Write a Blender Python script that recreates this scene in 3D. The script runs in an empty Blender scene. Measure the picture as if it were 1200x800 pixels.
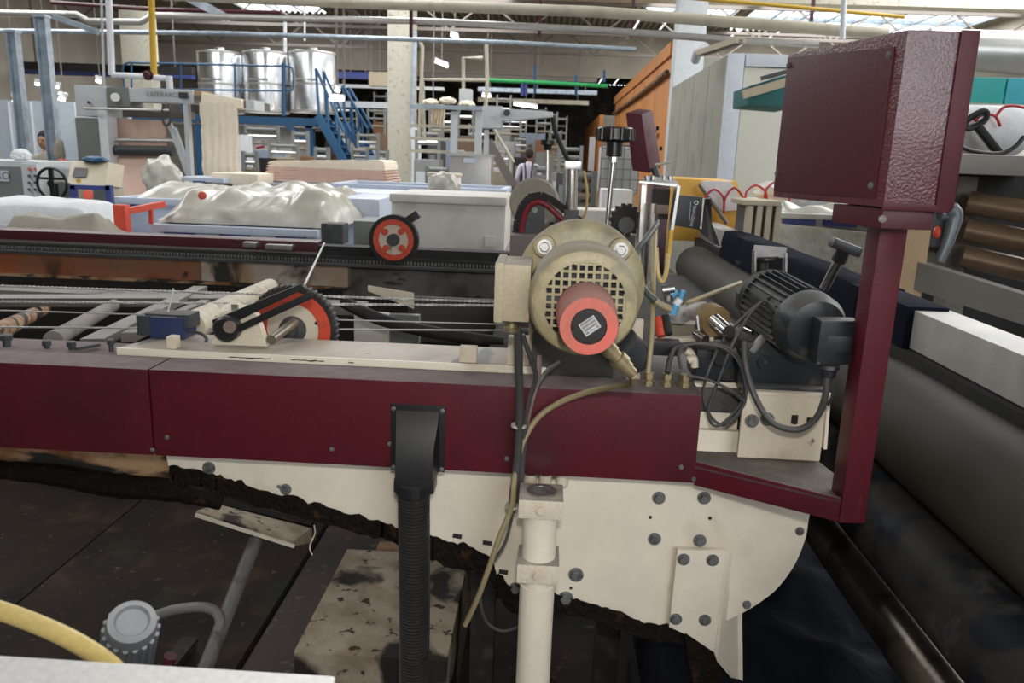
import bpy, bmesh, math, random
from mathutils import Vector, Matrix, noise
R = random.Random(7)
SC = bpy.context.scene
COL = SC.collection
# ---------------------------------------------------------------- camera
F = 919.0; CX, CY = 600.0, 400.0; H = 1.55
_d = Vector((45/F, 213/F, -1)).normalized()
_u = Vector((.1523, 4.282, 1.0)); _u = (_u - _d*_u.dot(_d)).normalized()
_x = _d.cross(_u)
CM = Matrix((_x, _d, _u))                       # world = CM @ cam
cam = bpy.data.objects.new('camera', bpy.data.cameras.new('camera')); COL.objects.link(cam)
cam.matrix_world = Matrix.Translation((0, 0, H)) @ CM.to_4x4()
cam.data.sensor_width = 36; cam.data.lens = F/1200*36; cam.data.clip_start = .02; cam.data.clip_end = 200
cam.data.dof.use_dof = True; cam.data.dof.focus_distance = 1.4; cam.data.dof.aperture_fstop = 11
SC.camera = cam
# ---------------------------------------------------------------- world, lamps, exposure
W = bpy.data.worlds.new('sky'); SC.world = W; W.use_nodes = True
bg = W.node_tree.nodes['Background']; bg.inputs[0].default_value = (.86, .93, 1, 1); bg.inputs[1].default_value = 3.5
SC.view_settings.view_transform = 'Standard'; SC.view_settings.look = 'None'
SC.view_settings.exposure = -0.12; SC.view_settings.gamma = 1; SC.view_settings.use_curve_mapping = False
def area(name, loc, sx, sy, power, rot=(0, 0, 0), col=(1, 1, 1)):
    l = bpy.data.lights.new(name, 'AREA'); l.shape = 'RECTANGLE'; l.size = sx; l.size_y = sy; l.energy = power; l.color = col
    o = bpy.data.objects.new(name, l); COL.objects.link(o); o.location = loc; o.rotation_euler = rot; return o
def point(name, loc, power, r, col=(1, 1, 1)):
    l = bpy.data.lights.new(name, 'POINT'); l.energy = power; l.shadow_soft_size = r; l.color = col
    o = bpy.data.objects.new(name, l); COL.objects.link(o); o.location = loc; return o
ROOF = 6.6
SKY = [(-9, 12, 3, 10), (-3, 22, 3, 12), (5.5, 9, 3, 8), (10.6, 13, 8, 14), (10.5, 26, 8, 12), (4.5, 24, 3, 12), (-10, 25, 3, 12), (-2.5, 12, 2.4, 8), (-7, 2, 3, 5), (7, 2, 3, 5)]   # roof lights: cx, cy, sx, sy; last two unseen, added to brighten the bins
for k, (x, y, sx, sy) in enumerate(SKY):
    area('daylight', (x, y, ROOF-.05), sx, sy, sx*sy*15, col=(1, .98, .95))
area('window_daylight', (4.5, -7.8, 3.9), 7, 4.2, 230, (math.pi/2, 0, 0), (.93, .97, 1))
fl = bpy.data.lights.new('camera_flash', 'SPOT'); fl.energy = 40; fl.shadow_soft_size = .03; fl.spot_size = math.radians(92); fl.spot_blend = 1; fl.color = (1, .96, .91)
flo = bpy.data.objects.new('camera_flash', fl); COL.objects.link(flo); flo.location = (.02, -.02, H+.14)
flo.rotation_euler = (Vector((.03, 1.3, 1.25))-flo.location).to_track_quat('-Z', 'Y').to_euler()
# ---------------------------------------------------------------- pixel helpers (real depth always given)
def ray(px, py): return CM @ Vector(((px-CX)/F, (CY-py)/F, -1))
def at(px, py, Y=None, X=None, Z=None):
    r = ray(px, py)
    t = Y/r.y if Y is not None else X/r.x if X is not None else (Z-H)/r.z
    return r*t + Vector((0, 0, H))
# ---------------------------------------------------------------- materials
MATS = {}
def mat(name, c, rough=.5, metal=0, dirt=(), bump=None, dust=0, dustc=(.27, .245, .22), spec=.5, trans=0, emit=None, coat=0, var=.05, grit=.3):
    if name in MATS: return MATS[name]
    m = bpy.data.materials.new(name); m.use_nodes = True; N = m.node_tree.nodes; L = m.node_tree.links
    b = N['Principled BSDF']; b.inputs['Roughness'].default_value = rough; b.inputs['Metallic'].default_value = metal
    b.inputs['Specular IOR Level'].default_value = spec
    if coat: b.inputs['Coat Weight'].default_value = coat; b.inputs['Coat Roughness'].default_value = .12
    if trans: b.inputs['Transmission Weight'].default_value = trans
    if emit: b.inputs['Emission Color'].default_value = (*c, 1); b.inputs['Emission Strength'].default_value = emit
    tc = N.new('ShaderNodeTexCoord')
    def nz(scale, det=5, ds=0, stretch=None):
        t = N.new('ShaderNodeTexNoise'); t.inputs['Scale'].default_value = scale; t.inputs['Detail'].default_value = det; t.inputs['Distortion'].default_value = ds
        if stretch:
            mp = N.new('ShaderNodeMapping'); mp.inputs['Scale'].default_value = stretch; L.new(tc.outputs['Object'], mp.inputs[0]); L.new(mp.outputs[0], t.inputs[0])
        else: L.new(tc.outputs['Object'], t.inputs[0])
        return t.outputs[0]
    def rng(s, lo, hi, a=0, e=1):
        r = N.new('ShaderNodeMapRange'); r.inputs[1].default_value = lo; r.inputs[2].default_value = hi; r.inputs[3].default_value = a; r.inputs[4].default_value = e
        L.new(s, r.inputs[0]); return r.outputs[0]
    def mix(f, a, bb):
        x = N.new('ShaderNodeMix'); x.data_type = 'RGBA'; L.new(f, x.inputs[0])
        for v, i in ((a, 6), (bb, 7)):
            if isinstance(v, tuple): x.inputs[i].default_value = (*v[:3], 1)
            else: L.new(v, x.inputs[i])
        return x.outputs[2]
    cur = mix(rng(nz(14, 4), .3, .7), tuple(v*(1-var) for v in c), tuple(min(1, v*(1+var)) for v in c))
    cur = mix(rng(nz(170, 3), .35, .75, 0, grit), cur, tuple(v*.45 for v in c))
    for dd in dirt:
        cur = mix(rng(nz(dd[1], 8, .3, dd[4] if len(dd) > 4 else None), dd[2], dd[3]), cur, dd[0])
    if dust:
        g = N.new('ShaderNodeNewGeometry'); s = N.new('ShaderNodeSeparateXYZ'); L.new(g.outputs['Normal'], s.inputs[0])
        up = rng(s.outputs[2], .35, .9); n2 = rng(nz(30, 6), .2, .6, .45, 1)
        mu = N.new('ShaderNodeMath'); mu.operation = 'MULTIPLY'; L.new(up, mu.inputs[0]); L.new(n2, mu.inputs[1])
        m2 = N.new('ShaderNodeMath'); m2.operation = 'MULTIPLY'; L.new(mu.outputs[0], m2.inputs[0]); m2.inputs[1].default_value = dust
        cur = mix(m2.outputs[0], cur, dustc)
        rr = N.new('ShaderNodeMapRange'); rr.inputs[3].default_value = rough; rr.inputs[4].default_value = .85; L.new(m2.outputs[0], rr.inputs[0]); L.new(rr.outputs[0], b.inputs['Roughness'])
    L.new(cur, b.inputs['Base Color'])
    if bump:
        bp = N.new('ShaderNodeBump'); bp.inputs['Strength'].default_value = bump[1]; bp.inputs['Distance'].default_value = bump[2] if len(bump) > 2 else .005
        L.new(nz(bump[0], 3, 0, bump[3] if len(bump) > 3 else None), bp.inputs['Height']); L.new(bp.outputs[0], b.inputs['Normal'])
    MATS[name] = m; return m
BLK = (.012, .011, .010); GRM = (.035, .028, .022)
maroon = mat('maroon_paint', (.095, .009, .016), .42, dust=.95, dustc=(.20, .165, .16), spec=.3, dirt=[((.05, .009, .013), 5, .5, .75), ((.25, .16, .15), 60, .74, .8)], bump=(160, .15, .002))
maroonh = mat('hammered_maroon', (.10, .014, .024), .30, bump=(240, .5, .003), spec=.9, coat=.3)
maroond = mat('dull_maroon', (.070, .009, .016), .42, bump=(230, .2, .0015))
cream = mat('cream_enamel', (.66, .58, .45), .45, grit=.12, dust=.5, dustc=(.38, .33, .28), dirt=[((.42, .33, .23), 7, .56, .78), (GRM, 24, .66, .74)], bump=(60, .1, .002))
creamp = mat('cream_plate_enamel', (.80, .72, .59), .42, dirt=[((.5, .42, .3), 5, .6, .85), ((.2, .15, .1), 55, .74, .8)], bump=(40, .08, .002), grit=.08)
creamtop = mat('cream_peeling_enamel', (.50, .43, .35), .55, dirt=[((.36, .30, .25), 9, .4, .7), ((.2, .2, .19), 6, .6, .64, (1, .5, 1)), (BLK, 30, .7, .74)], bump=(60, .1, .002))
olive = mat('motor_khaki', (.36, .31, .18), .48, dust=.9, dustc=(.23, .19, .15), dirt=[((.16, .14, .09), 18, .5, .72), (GRM, 60, .72, .76)], bump=(120, .12, .002))
khaki = mat('box_khaki', (.43, .37, .25), .5, dust=.8, dirt=[((.2, .17, .13), 26, .6, .8)])
redp = mat('coral_plastic', (.50, .125, .09), .5, dirt=[((.60, .12, .09), 16, .5, .7)])
redd = mat('dusty_coral_plastic', (.38, .11, .09), .65, dust=.7, dustc=(.27, .17, .14), dirt=[((.22, .09, .08), 30, .5, .7)])
redo = mat('orange_red_enamel', (.62, .07, .03), .5, dirt=[((.3, .05, .03), 30, .55, .7)])
black = mat('black_plastic', (.013, .013, .014), .36, dust=.15)
blackm = mat('matt_black', (.014, .013, .013), .75, dirt=[((.04, .03, .025), 20, .55, .75)])
dgrey = mat('dark_grey_iron', (.045, .048, .052), .5, dust=.8, dustc=(.13, .125, .12), dirt=[((.09, .08, .07), 25, .55, .75)])
mgrey = mat('black_motor_enamel', (.017, .021, .025), .36, dust=.75, dustc=(.12, .115, .11), dirt=[((.07, .06, .055), 35, .55, .75)])
steel = mat('brushed_steel', (.55, .55, .54), .32, 1, dirt=[((.25, .22, .19), 20, .55, .75)], dust=.3)
bolt = mat('dull_bolt_zinc', (.20, .205, .20), .4, .35, dirt=[((.08, .075, .07), 60, .5, .7)])
chrome = mat('chrome', (.8, .8, .8), .15, 1)
brass = mat('dirty_brass', (.42, .34, .2), .42, .75, dirt=[((.2, .15, .1), 50, .5, .7)])
galv = mat('galvanised_steel', (.50, .58, .66), .35, .35, dirt=[((.3, .36, .42), 8, .4, .7)])
rust = mat('rusted_beam', (.22, .12, .07), .7, dirt=[((.36, .075, .015), 1.3, .42, .58), ((.035, .018, .012), 2.2, .48, .6), (BLK, 12, .64, .7)], bump=(50, .2, .004))
rust2 = mat('stained_beam', (.42, .26, .14), .7, dirt=[((.20, .08, .025), 9, .42, .6), (BLK, 7, .48, .56, (1, 1, 3))], bump=(50, .2, .004))
grime = mat('oily_black_grime', (.010, .007, .005), .7, dirt=[((.05, .025, .014), 20, .6, .72)], bump=(90, .8, .01), spec=.12)
tray = mat('oily_floor_plate', (.030, .020, .015), .7, dirt=[((.016, .012, .011), 2.2, .42, .62), ((.11, .08, .055), 34, .64, .74), ((.055, .035, .02), 6, .55, .7), ((.024, .026, .018), 3.5, .56, .7)], bump=(25, .15, .01), spec=.12)
purple = mat('stained_floor_paint', (.042, .024, .022), .7, dirt=[(BLK, 3, .5, .65), ((.14, .11, .09), 25, .62, .72)])
blockm = mat('grimy_cream_block', (.40, .34, .25), .7, spec=.15, dirt=[((.26, .20, .14), 12, .45, .65), ((.03, .025, .022), 2.6, .50, .54), ((.04, .035, .03), 26, .6, .66)], bump=(40, .25, .004))
rubber = mat('dark_rubber_roller', (.052, .044, .034), .62, dirt=[((.068, .060, .050), 3, .45, .7), ((.15, .14, .13), 70, .73, .77)], spec=.15, bump=(30, .06, .003))
rubber2 = mat('stained_rubber_roller', (.040, .038, .036), .6, dirt=[((.014, .016, .022), 7, .48, .56), ((.075, .07, .06), 10, .6, .7), ((.03, .035, .045), 20, .6, .66)], spec=.15, bump=(20, .2, .004))
darksteel = mat('dark_bar_steel', (.17, .145, .12), .3, .85, dirt=[((.05, .04, .03), 12, .5, .7)])
navy = mat('navy_cloth', (.007, .009, .018), .95, spec=.1, bump=(60, .3, .004))
navy2 = mat('black_navy_cloth', (.005, .006, .011), .85, spec=.15, bump=(30, .5, .01))
whitep = mat('scuffed_white_paint', (.40, .38, .35), .5, dirt=[((.4, .28, .16), 12, .64, .74), ((.5, .46, .4), 5, .5, .7)])
cloth = mat('cream_cloth', (.92, .80, .64), .9, bump=(50, .2, .004))
clothp = mat('pink_cloth', (.72, .50, .40), .9, bump=(50, .2, .004))
clothw = mat('white_cloth', (.78, .79, .80), .85, bump=(20, .3, .01))
tarp = mat('beige_grey_tarp', (.36, .33, .27), .8, bump=(14, .3, .02))
film = mat('clear_plastic_film', (.56, .54, .47), .3, dirt=[((.72, .70, .64), 5, .5, .75), ((.46, .42, .34), 4, .5, .7)], bump=(9, .35, .02))
binp = mat('pale_blue_plastic', (.60, .66, .78), .45)
bluep = mat('dark_blue_plastic', (.04, .06, .22), .5)
boxw = mat('warm_white_panel', (.70, .67, .61), .6, dirt=[((.46, .40, .32), 4, .5, .8)])
conc = mat('painted_concrete', (.55, .52, .43), .8, dirt=[((.35, .3, .22), 10, .58, .7), ((.2, .17, .13), 25, .68, .74)], bump=(12, .3, .02))
wallm = mat('beige_brick_wall', (.50, .45, .38), .85, dirt=[((.38, .34, .29), .8, .4, .7)])
wallp = mat('grey_partition', (.33, .38, .43), .6)
darkw = mat('dark_back_wall', (.07, .065, .06), .9, dirt=[((.15, .12, .09), 1.2, .45, .65)])
roofm = mat('corrugated_sheet', (.24, .22, .15), .6, dirt=[((.2, .19, .14), 1.0, .45, .7)])
floorm = mat('factory_floor', (.13, .12, .11), .6, dirt=[((.06, .055, .05), 1.5, .45, .65)])
orangew = mat('orange_enamel_wall', (.60, .235, .06), .55, dirt=[((.42, .17, .05), 1.6, .45, .75)])
greyw = mat('grey_beige_panel', (.30, .29, .24), .7, dirt=[((.2, .2, .17), 2, .5, .7)])
whitew = mat('ivory_panel', (.66, .65, .56), .5, var=.015)
palew = mat('pale_trim', (.62, .66, .72), .5)
tankm = mat('tank_stainless', (.72, .74, .76), .26, 1, bump=(3, .25, .02, (9, 9, .1)))
stain = mat('cabinet_stainless', (.55, .53, .50), .4, .8)
bluest = mat('blue_steel_paint', (.015, .085, .19), .5)
tealm = mat('teal_enamel', (.03, .42, .40), .5)
tealb = mat('teal_blue_enamel', (.04, .45, .55), .5)
dteal = mat('dark_teal', (.01, .12, .12), .6)
yel = mat('yellow_pipe_paint', (.62, .38, .03), .5)
yel2 = mat('amber_plastic', (.88, .50, .08), .55, dirt=[((.78, .38, .05), 4, .5, .7)])
redh = mat('red_hose_rubber', (.5, .03, .04), .4)
redc = mat('red_orange_clamp', (.75, .09, .05), .45)
greenp = mat('green_pipe_paint', (.03, .35, .10), .5)
pipeb = mat('beige_lagged_pipe', (.52, .48, .38), .55, dirt=[((.38, .34, .26), 3, .5, .7)])
pipes = mat('aluminium_lagging', (.60, .58, .55), .35, .6)
pipew = mat('white_pipe_plastic', (.78, .80, .84), .45)
graym = mat('mid_grey_panel', (.20, .21, .20), .55)
graylt = mat('light_grey_enamel', (.60, .63, .65), .5)
beigep = mat('beige_enamel', (.50, .43, .31), .55)
wood = mat('tan_board', (.48, .33, .19), .7)
hosey = mat('olive_air_tube', (.33, .27, .15), .4)
hosec = mat('grey_cable', (.062, .060, .058), .5, dust=.2)
hoset = mat('dark_green_tube', (.06, .075, .07), .4, dust=.3)
amber = mat('amber_air_tube', (.55, .40, .16), .3)
bluef = mat('blue_fitting_plastic', (.10, .33, .55), .4)
bluebox = mat('navy_sensor_plastic', (.025, .04, .11), .4, dust=.6)
rollb = mat('bronze_roller', (.25, .17, .11), .38, .6, dirt=[((.15, .1, .07), 6, .5, .7)])
shelfm = mat('grey_metal_frame', (.20, .175, .155), .5, .3)
ledgem = mat('dusty_ledge', (.23, .205, .18), .7, dirt=[((.12, .10, .085), 8, .5, .7)])
skin = mat('skin', (.45, .24, .16), .6); hairm = mat('dark_hair', (.02, .012, .01), .8)
shirt = mat('pale_shirt', (.55, .52, .60), .8); strapm = mat('navy_overall', (.02, .02, .06), .8)
knobg = mat('ribbed_grey_knob', (.15, .16, .18), .45, dust=.9, dustc=(.30, .31, .32))
ywh = mat('yellow_hose_plastic', (.62, .47, .17), .35)
lampm = mat('lamp_tube', (1, .97, .9), .5, emit=6)
inkb = mat('navy_ink', (.03, .05, .15), .6); inkw = mat('white_ink', (.8, .8, .8), .6); inkg = mat('grey_ink', (.2, .2, .2), .6)
rope = mat('twisted_wire', (.55, .54, .52), .45, .5)
green = mat('green_hose_rubber', (.03, .2, .05), .5)
brick = mat('white_brick_liner', (.55, .54, .52), .8)
# ---------------------------------------------------------------- mesh builder
class MB:
    def __init__(s): s.bm = bmesh.new()
    def _bev(s, fs, bev, seg=2):
        if bev:
            ed = list({e for f in fs for e in f.edges})
            bmesh.ops.bevel(s.bm, geom=ed, offset=bev, segments=seg, affect='EDGES', profile=.7)
        return s
    def hexa(s, p, bev=0):                       # p: 4 bottom, 4 top (same order)
        v = [s.bm.verts.new(q) for q in p]
        fs = [s.bm.faces.new([v[i] for i in q]) for q in ((3, 2, 1, 0), (4, 5, 6, 7), (0, 1, 5, 4), (1, 2, 6, 5), (2, 3, 7, 6), (3, 0, 4, 7))]
        return s._bev(fs, bev)
    def box(s, x0, x1, y0, y1, z0, z1, bev=0):
        return s.hexa([(x0, y0, z0), (x1, y0, z0), (x1, y1, z0), (x0, y1, z0), (x0, y0, z1), (x1, y0, z1), (x1, y1, z1), (x0, y1, z1)], bev)
    def bar(s, a, b, w, h, bev=0, up=(0, 0, 1)):   # rectangular bar from a to b
        a, b = Vector(a), Vector(b); d = (b-a).normalized(); u = Vector(up)
        if abs(d.dot(u)) > .95: u = Vector((0, 1, 0))
        x = d.cross(u).normalized(); y = x.cross(d)
        c = [x*(-w/2)-y*(h/2), x*(w/2)-y*(h/2), x*(w/2)+y*(h/2), x*(-w/2)+y*(h/2)]
        return s.hexa([a+k for k in c]+[b+k for k in c], bev)
    def lathe(s, o, ax, prof, n=24, cap=True):   # prof: (t along axis, radius)
        o = Vector(o); ax = Vector(ax).normalized(); u = Vector((0, 0, 1)) if abs(ax.z) < .9 else Vector((0, 1, 0))
        x = ax.cross(u).normalized(); y = ax.cross(x)
        rings = [[s.bm.verts.new(o+ax*t+(x*math.cos(2*math.pi*i/n)+y*math.sin(2*math.pi*i/n))*r) for i in range(n)] for t, r in prof]
        for a, b in zip(rings, rings[1:]):
            for i in range(n): s.bm.faces.new((a[i], a[(i+1) % n], b[(i+1) % n], b[i]))
        if cap: s.bm.faces.new(rings[0]); s.bm.faces.new(rings[-1][::-1])
        return s
    def cyl(s, a, b, r, r2=None, n=20, bev=0):
        a, b = Vector(a), Vector(b); d = b-a; l = d.length; r2 = r if r2 is None else r2
        if bev: return s.lathe(a, d, [(0, r-bev), (bev*.3, r-bev*.3), (bev, r), (l-bev, r2), (l-bev*.3, r2-bev*.3), (l, r2-bev)], n)
        return s.lathe(a, d, [(0, r), (l, r2)], n)
    def tube(s, pts, r, n=8, sm=6):
        P = [Vector(p) for p in pts]
        if sm and len(P) > 2:
            Q = []
            for i in range(len(P)-1):
                p0, p1, p2, p3 = P[max(i-1, 0)], P[i], P[i+1], P[min(i+2, len(P)-1)]
                for k in range(sm):
                    t = k/sm; Q.append(.5*((2*p1)+(p2-p0)*t+(2*p0-5*p1+4*p2-p3)*t*t+(3*p1-p0-3*p2+p3)*t**3))
            Q.append(P[-1]); P = Q
        prev = None; rings = []; u = None
        for i, p in enumerate(P):
            d = (P[min(i+1, len(P)-1)]-P[max(i-1, 0)]).normalized()
            if u is None: u = d.orthogonal().normalized()
            u = (u-d*u.dot(d)).normalized(); w = d.cross(u)
            rr = r(i/(len(P)-1)) if callable(r) else r
            rings.append([s.bm.verts.new(p+(u*math.cos(2*math.pi*k/n)+w*math.sin(2*math.pi*k/n))*rr) for k in range(n)])
        for a, b in zip(rings, rings[1:]):
            for i in range(n): s.bm.faces.new((a[i], a[(i+1) % n], b[(i+1) % n], b[i]))
        s.bm.faces.new(rings[0][::-1]); s.bm.faces.new(rings[-1]); return s
    def prism(s, poly, vec, bev=0):
        vec = Vector(vec); a = [s.bm.verts.new(p) for p in poly]; b = [s.bm.verts.new(Vector(p)+vec) for p in poly]
        fs = [s.bm.faces.new(a[::-1]), s.bm.faces.new(b)]; n = len(a)
        for i in range(n): fs.append(s.bm.faces.new((a[i], a[(i+1) % n], b[(i+1) % n], b[i])))
        return s._bev(fs, bev)
    def ring(s, c, ax, R0, R1, t, n=32):         # flat annulus of thickness t
        c = Vector(c); ax = Vector(ax).normalized()
        u = Vector((0, 0, 1)) if abs(ax.z) < .9 else Vector((0, 1, 0)); x = ax.cross(u).normalized(); y = ax.cross(x)
        V = [[s.bm.verts.new(c+ax*h+(x*math.cos(2*math.pi*i/n)+y*math.sin(2*math.pi*i/n))*r) for i in range(n)] for h, r in ((0, R0), (0, R1), (t, R1), (t, R0))]
        for a, b in zip(V, V[1:]+V[:1]):
            for i in range(n): s.bm.faces.new((a[i], a[(i+1) % n], b[(i+1) % n], b[i]))
        return s
    def sphere(s, c, r, n=14, sc=(1, 1, 1)):
        q = bmesh.ops.create_uvsphere(s.bm, u_segments=n, v_segments=max(6, n*2//3), radius=r)['verts']
        for v in q: v.co = Vector((v.co.x*sc[0], v.co.y*sc[1], v.co.z*sc[2]))+Vector(c)
        return s
    def field(s, x0, x1, y0, y1, zf, zb, nx=40, ny=20):   # height field closed down to zb
        g = [[s.bm.verts.new((x0+(x1-x0)*i/nx, y0+(y1-y0)*j/ny, zf(i/nx, j/ny))) for j in range(ny+1)] for i in range(nx+1)]
        for i in range(nx):
            for j in range(ny): s.bm.faces.new((g[i][j], g[i+1][j], g[i+1][j+1], g[i][j+1]))
        rim = [g[i][0] for i in range(nx+1)]+[g[nx][j] for j in range(1, ny+1)]+[g[i][ny] for i in range(nx-1, -1, -1)]+[g[0][j] for j in range(ny-1, 0, -1)]
        lo = [s.bm.verts.new((v.co.x, v.co.y, zb)) for v in rim]; n = len(rim)
        for i in range(n): s.bm.faces.new((rim[i], lo[i], lo[(i+1) % n], rim[(i+1) % n]))
        s.bm.faces.new(lo[::-1]); return s
    def b(s, name, m, parent=None, sharp=35):
        bm = s.bm; bmesh.ops.recalc_face_normals(bm, faces=bm.faces)
        if parent is None:
            xs = [v.co.x for v in bm.verts]; ys = [v.co.y for v in bm.verts]; zs = [v.co.z for v in bm.verts]
            o = Vector(((min(xs)+max(xs))/2, (min(ys)+max(ys))/2, min(zs)))
        else:
            o = Vector((0, 0, 0)); p = parent
            while p is not None: o += p.location; p = p.parent
        for v in bm.verts: v.co -= o
        me = bpy.data.meshes.new(name); bm.to_mesh(me); bm.free()
        me.materials.append(m); me.polygons.foreach_set('use_smooth', [True]*len(me.polygons)); me.set_sharp_from_angle(angle=math.radians(sharp))
        ob = bpy.data.objects.new(name, me); COL.objects.link(ob)
        if parent is None: ob.location = o
        else: ob.parent = parent
        return ob
def tag(o, label, cat, group=None):
    o['label'] = label; o['category'] = cat
    if group: o['group'] = group
    return o
def T(name, label, cat, loc, group=None):
    o = bpy.data.objects.new(name, None); COL.objects.link(o); o.location = Vector(loc); o.empty_display_size = .05
    return tag(o, label, cat, group)
def S(o): o['kind'] = 'structure'; return o
def lab(o, l): o['label'] = l; return o
def text(s, loc, size, m, parent, rot=(math.pi/2, 0, 0), name='lettering', ext=.0003, sx=1):
    cu = bpy.data.curves.new(name, 'FONT'); cu.body = s; cu.size = size; cu.align_x = 'CENTER'; cu.align_y = 'CENTER'; cu.extrude = ext
    t = bpy.data.objects.new(name, cu); COL.objects.link(t); bpy.context.view_layer.update()
    me = bpy.data.meshes.new_from_object(t.evaluated_get(bpy.context.evaluated_depsgraph_get())); bpy.data.objects.remove(t)
    from mathutils import Euler
    o = Vector((0, 0, 0)); p = parent
    while p is not None: o += p.location; p = p.parent
    me.transform(Matrix.Translation(Vector(loc)-o) @ Euler(rot).to_matrix().to_4x4() @ Matrix.Diagonal((sx, 1, 1, 1)))
    me.materials.clear(); me.materials.append(m)
    ob = bpy.data.objects.new(name, me); COL.objects.link(ob); ob.parent = parent; return ob
def fb(px0, py0, px1, py1, Y, dep, bev=0, m=None):         # frontal box whose front face spans that part of the view at depth Y
    a = at(px0, (py0+py1)/2, Y); b = at(px1, (py0+py1)/2, Y); c = at((px0+px1)/2, py0, Y); d = at((px0+px1)/2, py1, Y)
    m = m or MB(); return m.box(a.x, b.x, Y, Y+dep, d.z, c.z, bev)
def hexbolt(parent, p, ax, r, h, m=bolt, name='bolt', washer=1.45):
    q = MB(); p = Vector(p); ax = Vector(ax).normalized()
    if washer: q.cyl(p, p+ax*h*.25, r*washer, n=16)
    q.lathe(p, ax, [(0, r), (h*.85, r), (h, r*.85)], 6)
    return q.b(name, m, parent)
def nz3(x, y, z=0): return noise.noise(Vector((x, y, z)))
def base(*q): v = Vector(q); return v

# ================================================================ STRUCTURE
XL, XR, YN, YF = -17., 15., -8., 56.
S(MB().box(XL, XR, YN, YF, -.1, 0).b('floor', floorm))
S(MB().box(XL-.2, XL, YN, YF, 0, ROOF).b('wall_left', wallm))
S(MB().box(XR, XR+.2, YN, YF, 0, ROOF).b('wall_right', wallm))
wn = MB(); wn.box(XL, XR, YN-.2, YN, 0, 1.8); wn.box(XL, XR, YN-.2, YN, 6.2, ROOF); wn.box(XL, 1, YN-.2, YN, 1.8, 6.2); wn.box(8, XR, YN-.2, YN, 1.8, 6.2); S(wn.b('wall_near', wallm))
wf = MB()
for k in range(6): wf.box(.96+k*1.4, 1.04+k*1.4, YN-.1, YN-.02, 1.8, 6.2)
S(wf.b('window_1', graylt))
S(MB().box(XL, XR, YF, YF+.2, 0, ROOF).b('wall_far', darkw))
# bulkhead: beige upper wall with courses
bh = MB(); YB = 34.
bh.box(XL, XR, YB, YB+.25, 4.9, ROOF)
bh = S(bh.b('wall_upper', wallm))
# roof: corrugated sheets with rectangular roof openings
def sheet(x0, x1, y0, y1):
    m = MB(); n = max(4, int((x1-x0)/.055)); prev = None
    for i in range(n+1):
        x = x0+(x1-x0)*i/n; z = ROOF+(.05 if (i//2) % 2 else -.05)
        cur = (m.bm.verts.new((x, y0, z)), m.bm.verts.new((x, y1, z)))
        if prev: m.bm.faces.new((prev[0], cur[0], cur[1], prev[1]))
        prev = cur
    return m
xs = sorted({XL, XR, *[c[0]-c[2]/2 for c in SKY], *[c[0]+c[2]/2 for c in SKY]})
ceil_root = S(MB().box(XL, XR, YN, YN+.3, ROOF+.1, ROOF+.2).b('ceiling', roofm))
for x0, x1 in zip(xs, xs[1:]):
    cuts = sorted((c[1]-c[3]/2, c[1]+c[3]/2) for c in SKY if c[0]-c[2]/2 < (x0+x1)/2 < c[0]+c[2]/2)
    y = YN
    for a, b in cuts+[(YF, YF)]:
        if a > y: sheet(x0, x1, y, a).b('roof_sheet', roofm, ceil_root, sharp=10)
        y = max(y, b)
# roof openings: glazing bars
for (x, y, sx, sy) in SKY:
    for k in range(1, int(sx/1.0)+1):
        MB().box(x-sx/2+k*1.0-.04, x-sx/2+k*1.0+.04, y-sy/2, y+sy/2, ROOF+.0, ROOF+.12).b('glazing_bar', graylt, ceil_root)
    for k in range(1, int(sy/2)):
        MB().box(x-sx/2, x+sx/2, y-sy/2+k*2-.05, y-sy/2+k*2+.05, ROOF+.0, ROOF+.14).b('glazing_bar', galv, ceil_root)
# roof trusses
for k, yt in enumerate((20., 27., 32.)):
    r = T('roof_truss', 'lattice roof truss '+('nearest, over the white concrete column' if k == 0 else 'second in line, under the corrugated roof' if k == 1 else 'farthest, just before the beige upper wall'), 'truss', (0, yt, 5.5), 'roof trusses')
    for z in (5.55, 6.45): MB().box(XL, XR, yt-.06, yt+.06, z-.05, z+.05).b('chord', shelfm, r)
    n = 26
    for i in range(n):
        x0 = XL+(XR-XL)*i/n; x1 = XL+(XR-XL)*(i+1)/n
        MB().bar((x0, yt, 5.55 if i % 2 else 6.45), (x1, yt, 6.45 if i % 2 else 5.55), .05, .05).b('web_bar', shelfm, r)
# beige board partitions in the far area
S(fb(-60, 118, 128, 260, 15, .1).b('wall_partition', wallp))
for k in range(5):
    a = at(10+k*26, 120, 14.98); S(MB().box(a.x-.012, a.x+.012, 14.96, 15, 0, a.z).b('trim_partition', graylt))

# ================================================================ OVERHEAD PIPES
def pipe(name, label, pts, r, m, cat='pipe', sm=0, group=None, n=12):
    return tag(MB().tube(pts, r, n, sm).b(name, m), label, cat, group)
pipe('overhead_pipe', 'thick beige lagged pipe running across the top of the view', [at(190, -6, 10), at(400, 3, 10), at(700, 14, 9.6), at(900, 29, 9.2), at(1040, 40, 9)], .062, pipeb)
pipe('overhead_pipe', 'silvery pipe with an upward jog on its left, below the thick beige pipe', [at(-30, 15, 10), at(90, 17, 10), at(104, 25, 10), at(165, 26, 10), at(180, 18, 10), at(500, 25, 10), at(700, 35, 9.6), at(860, 47, 9.2), at(960, 52, 9)], .038, pipes)
pipe('conduit', 'thin blue-grey galvanised conduit below the silvery pipe', [at(-20, 36, 11), at(260, 39, 11), at(600, 50, 11), at(745, 58, 11)], .03, galv)
pipe('overhead_pipe', 'thin ochre yellow pipe at the top right above the beige pipe', [at(790, -4, 9), at(930, 8, 9), at(1060, 20, 9)], .02, yel)
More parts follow.
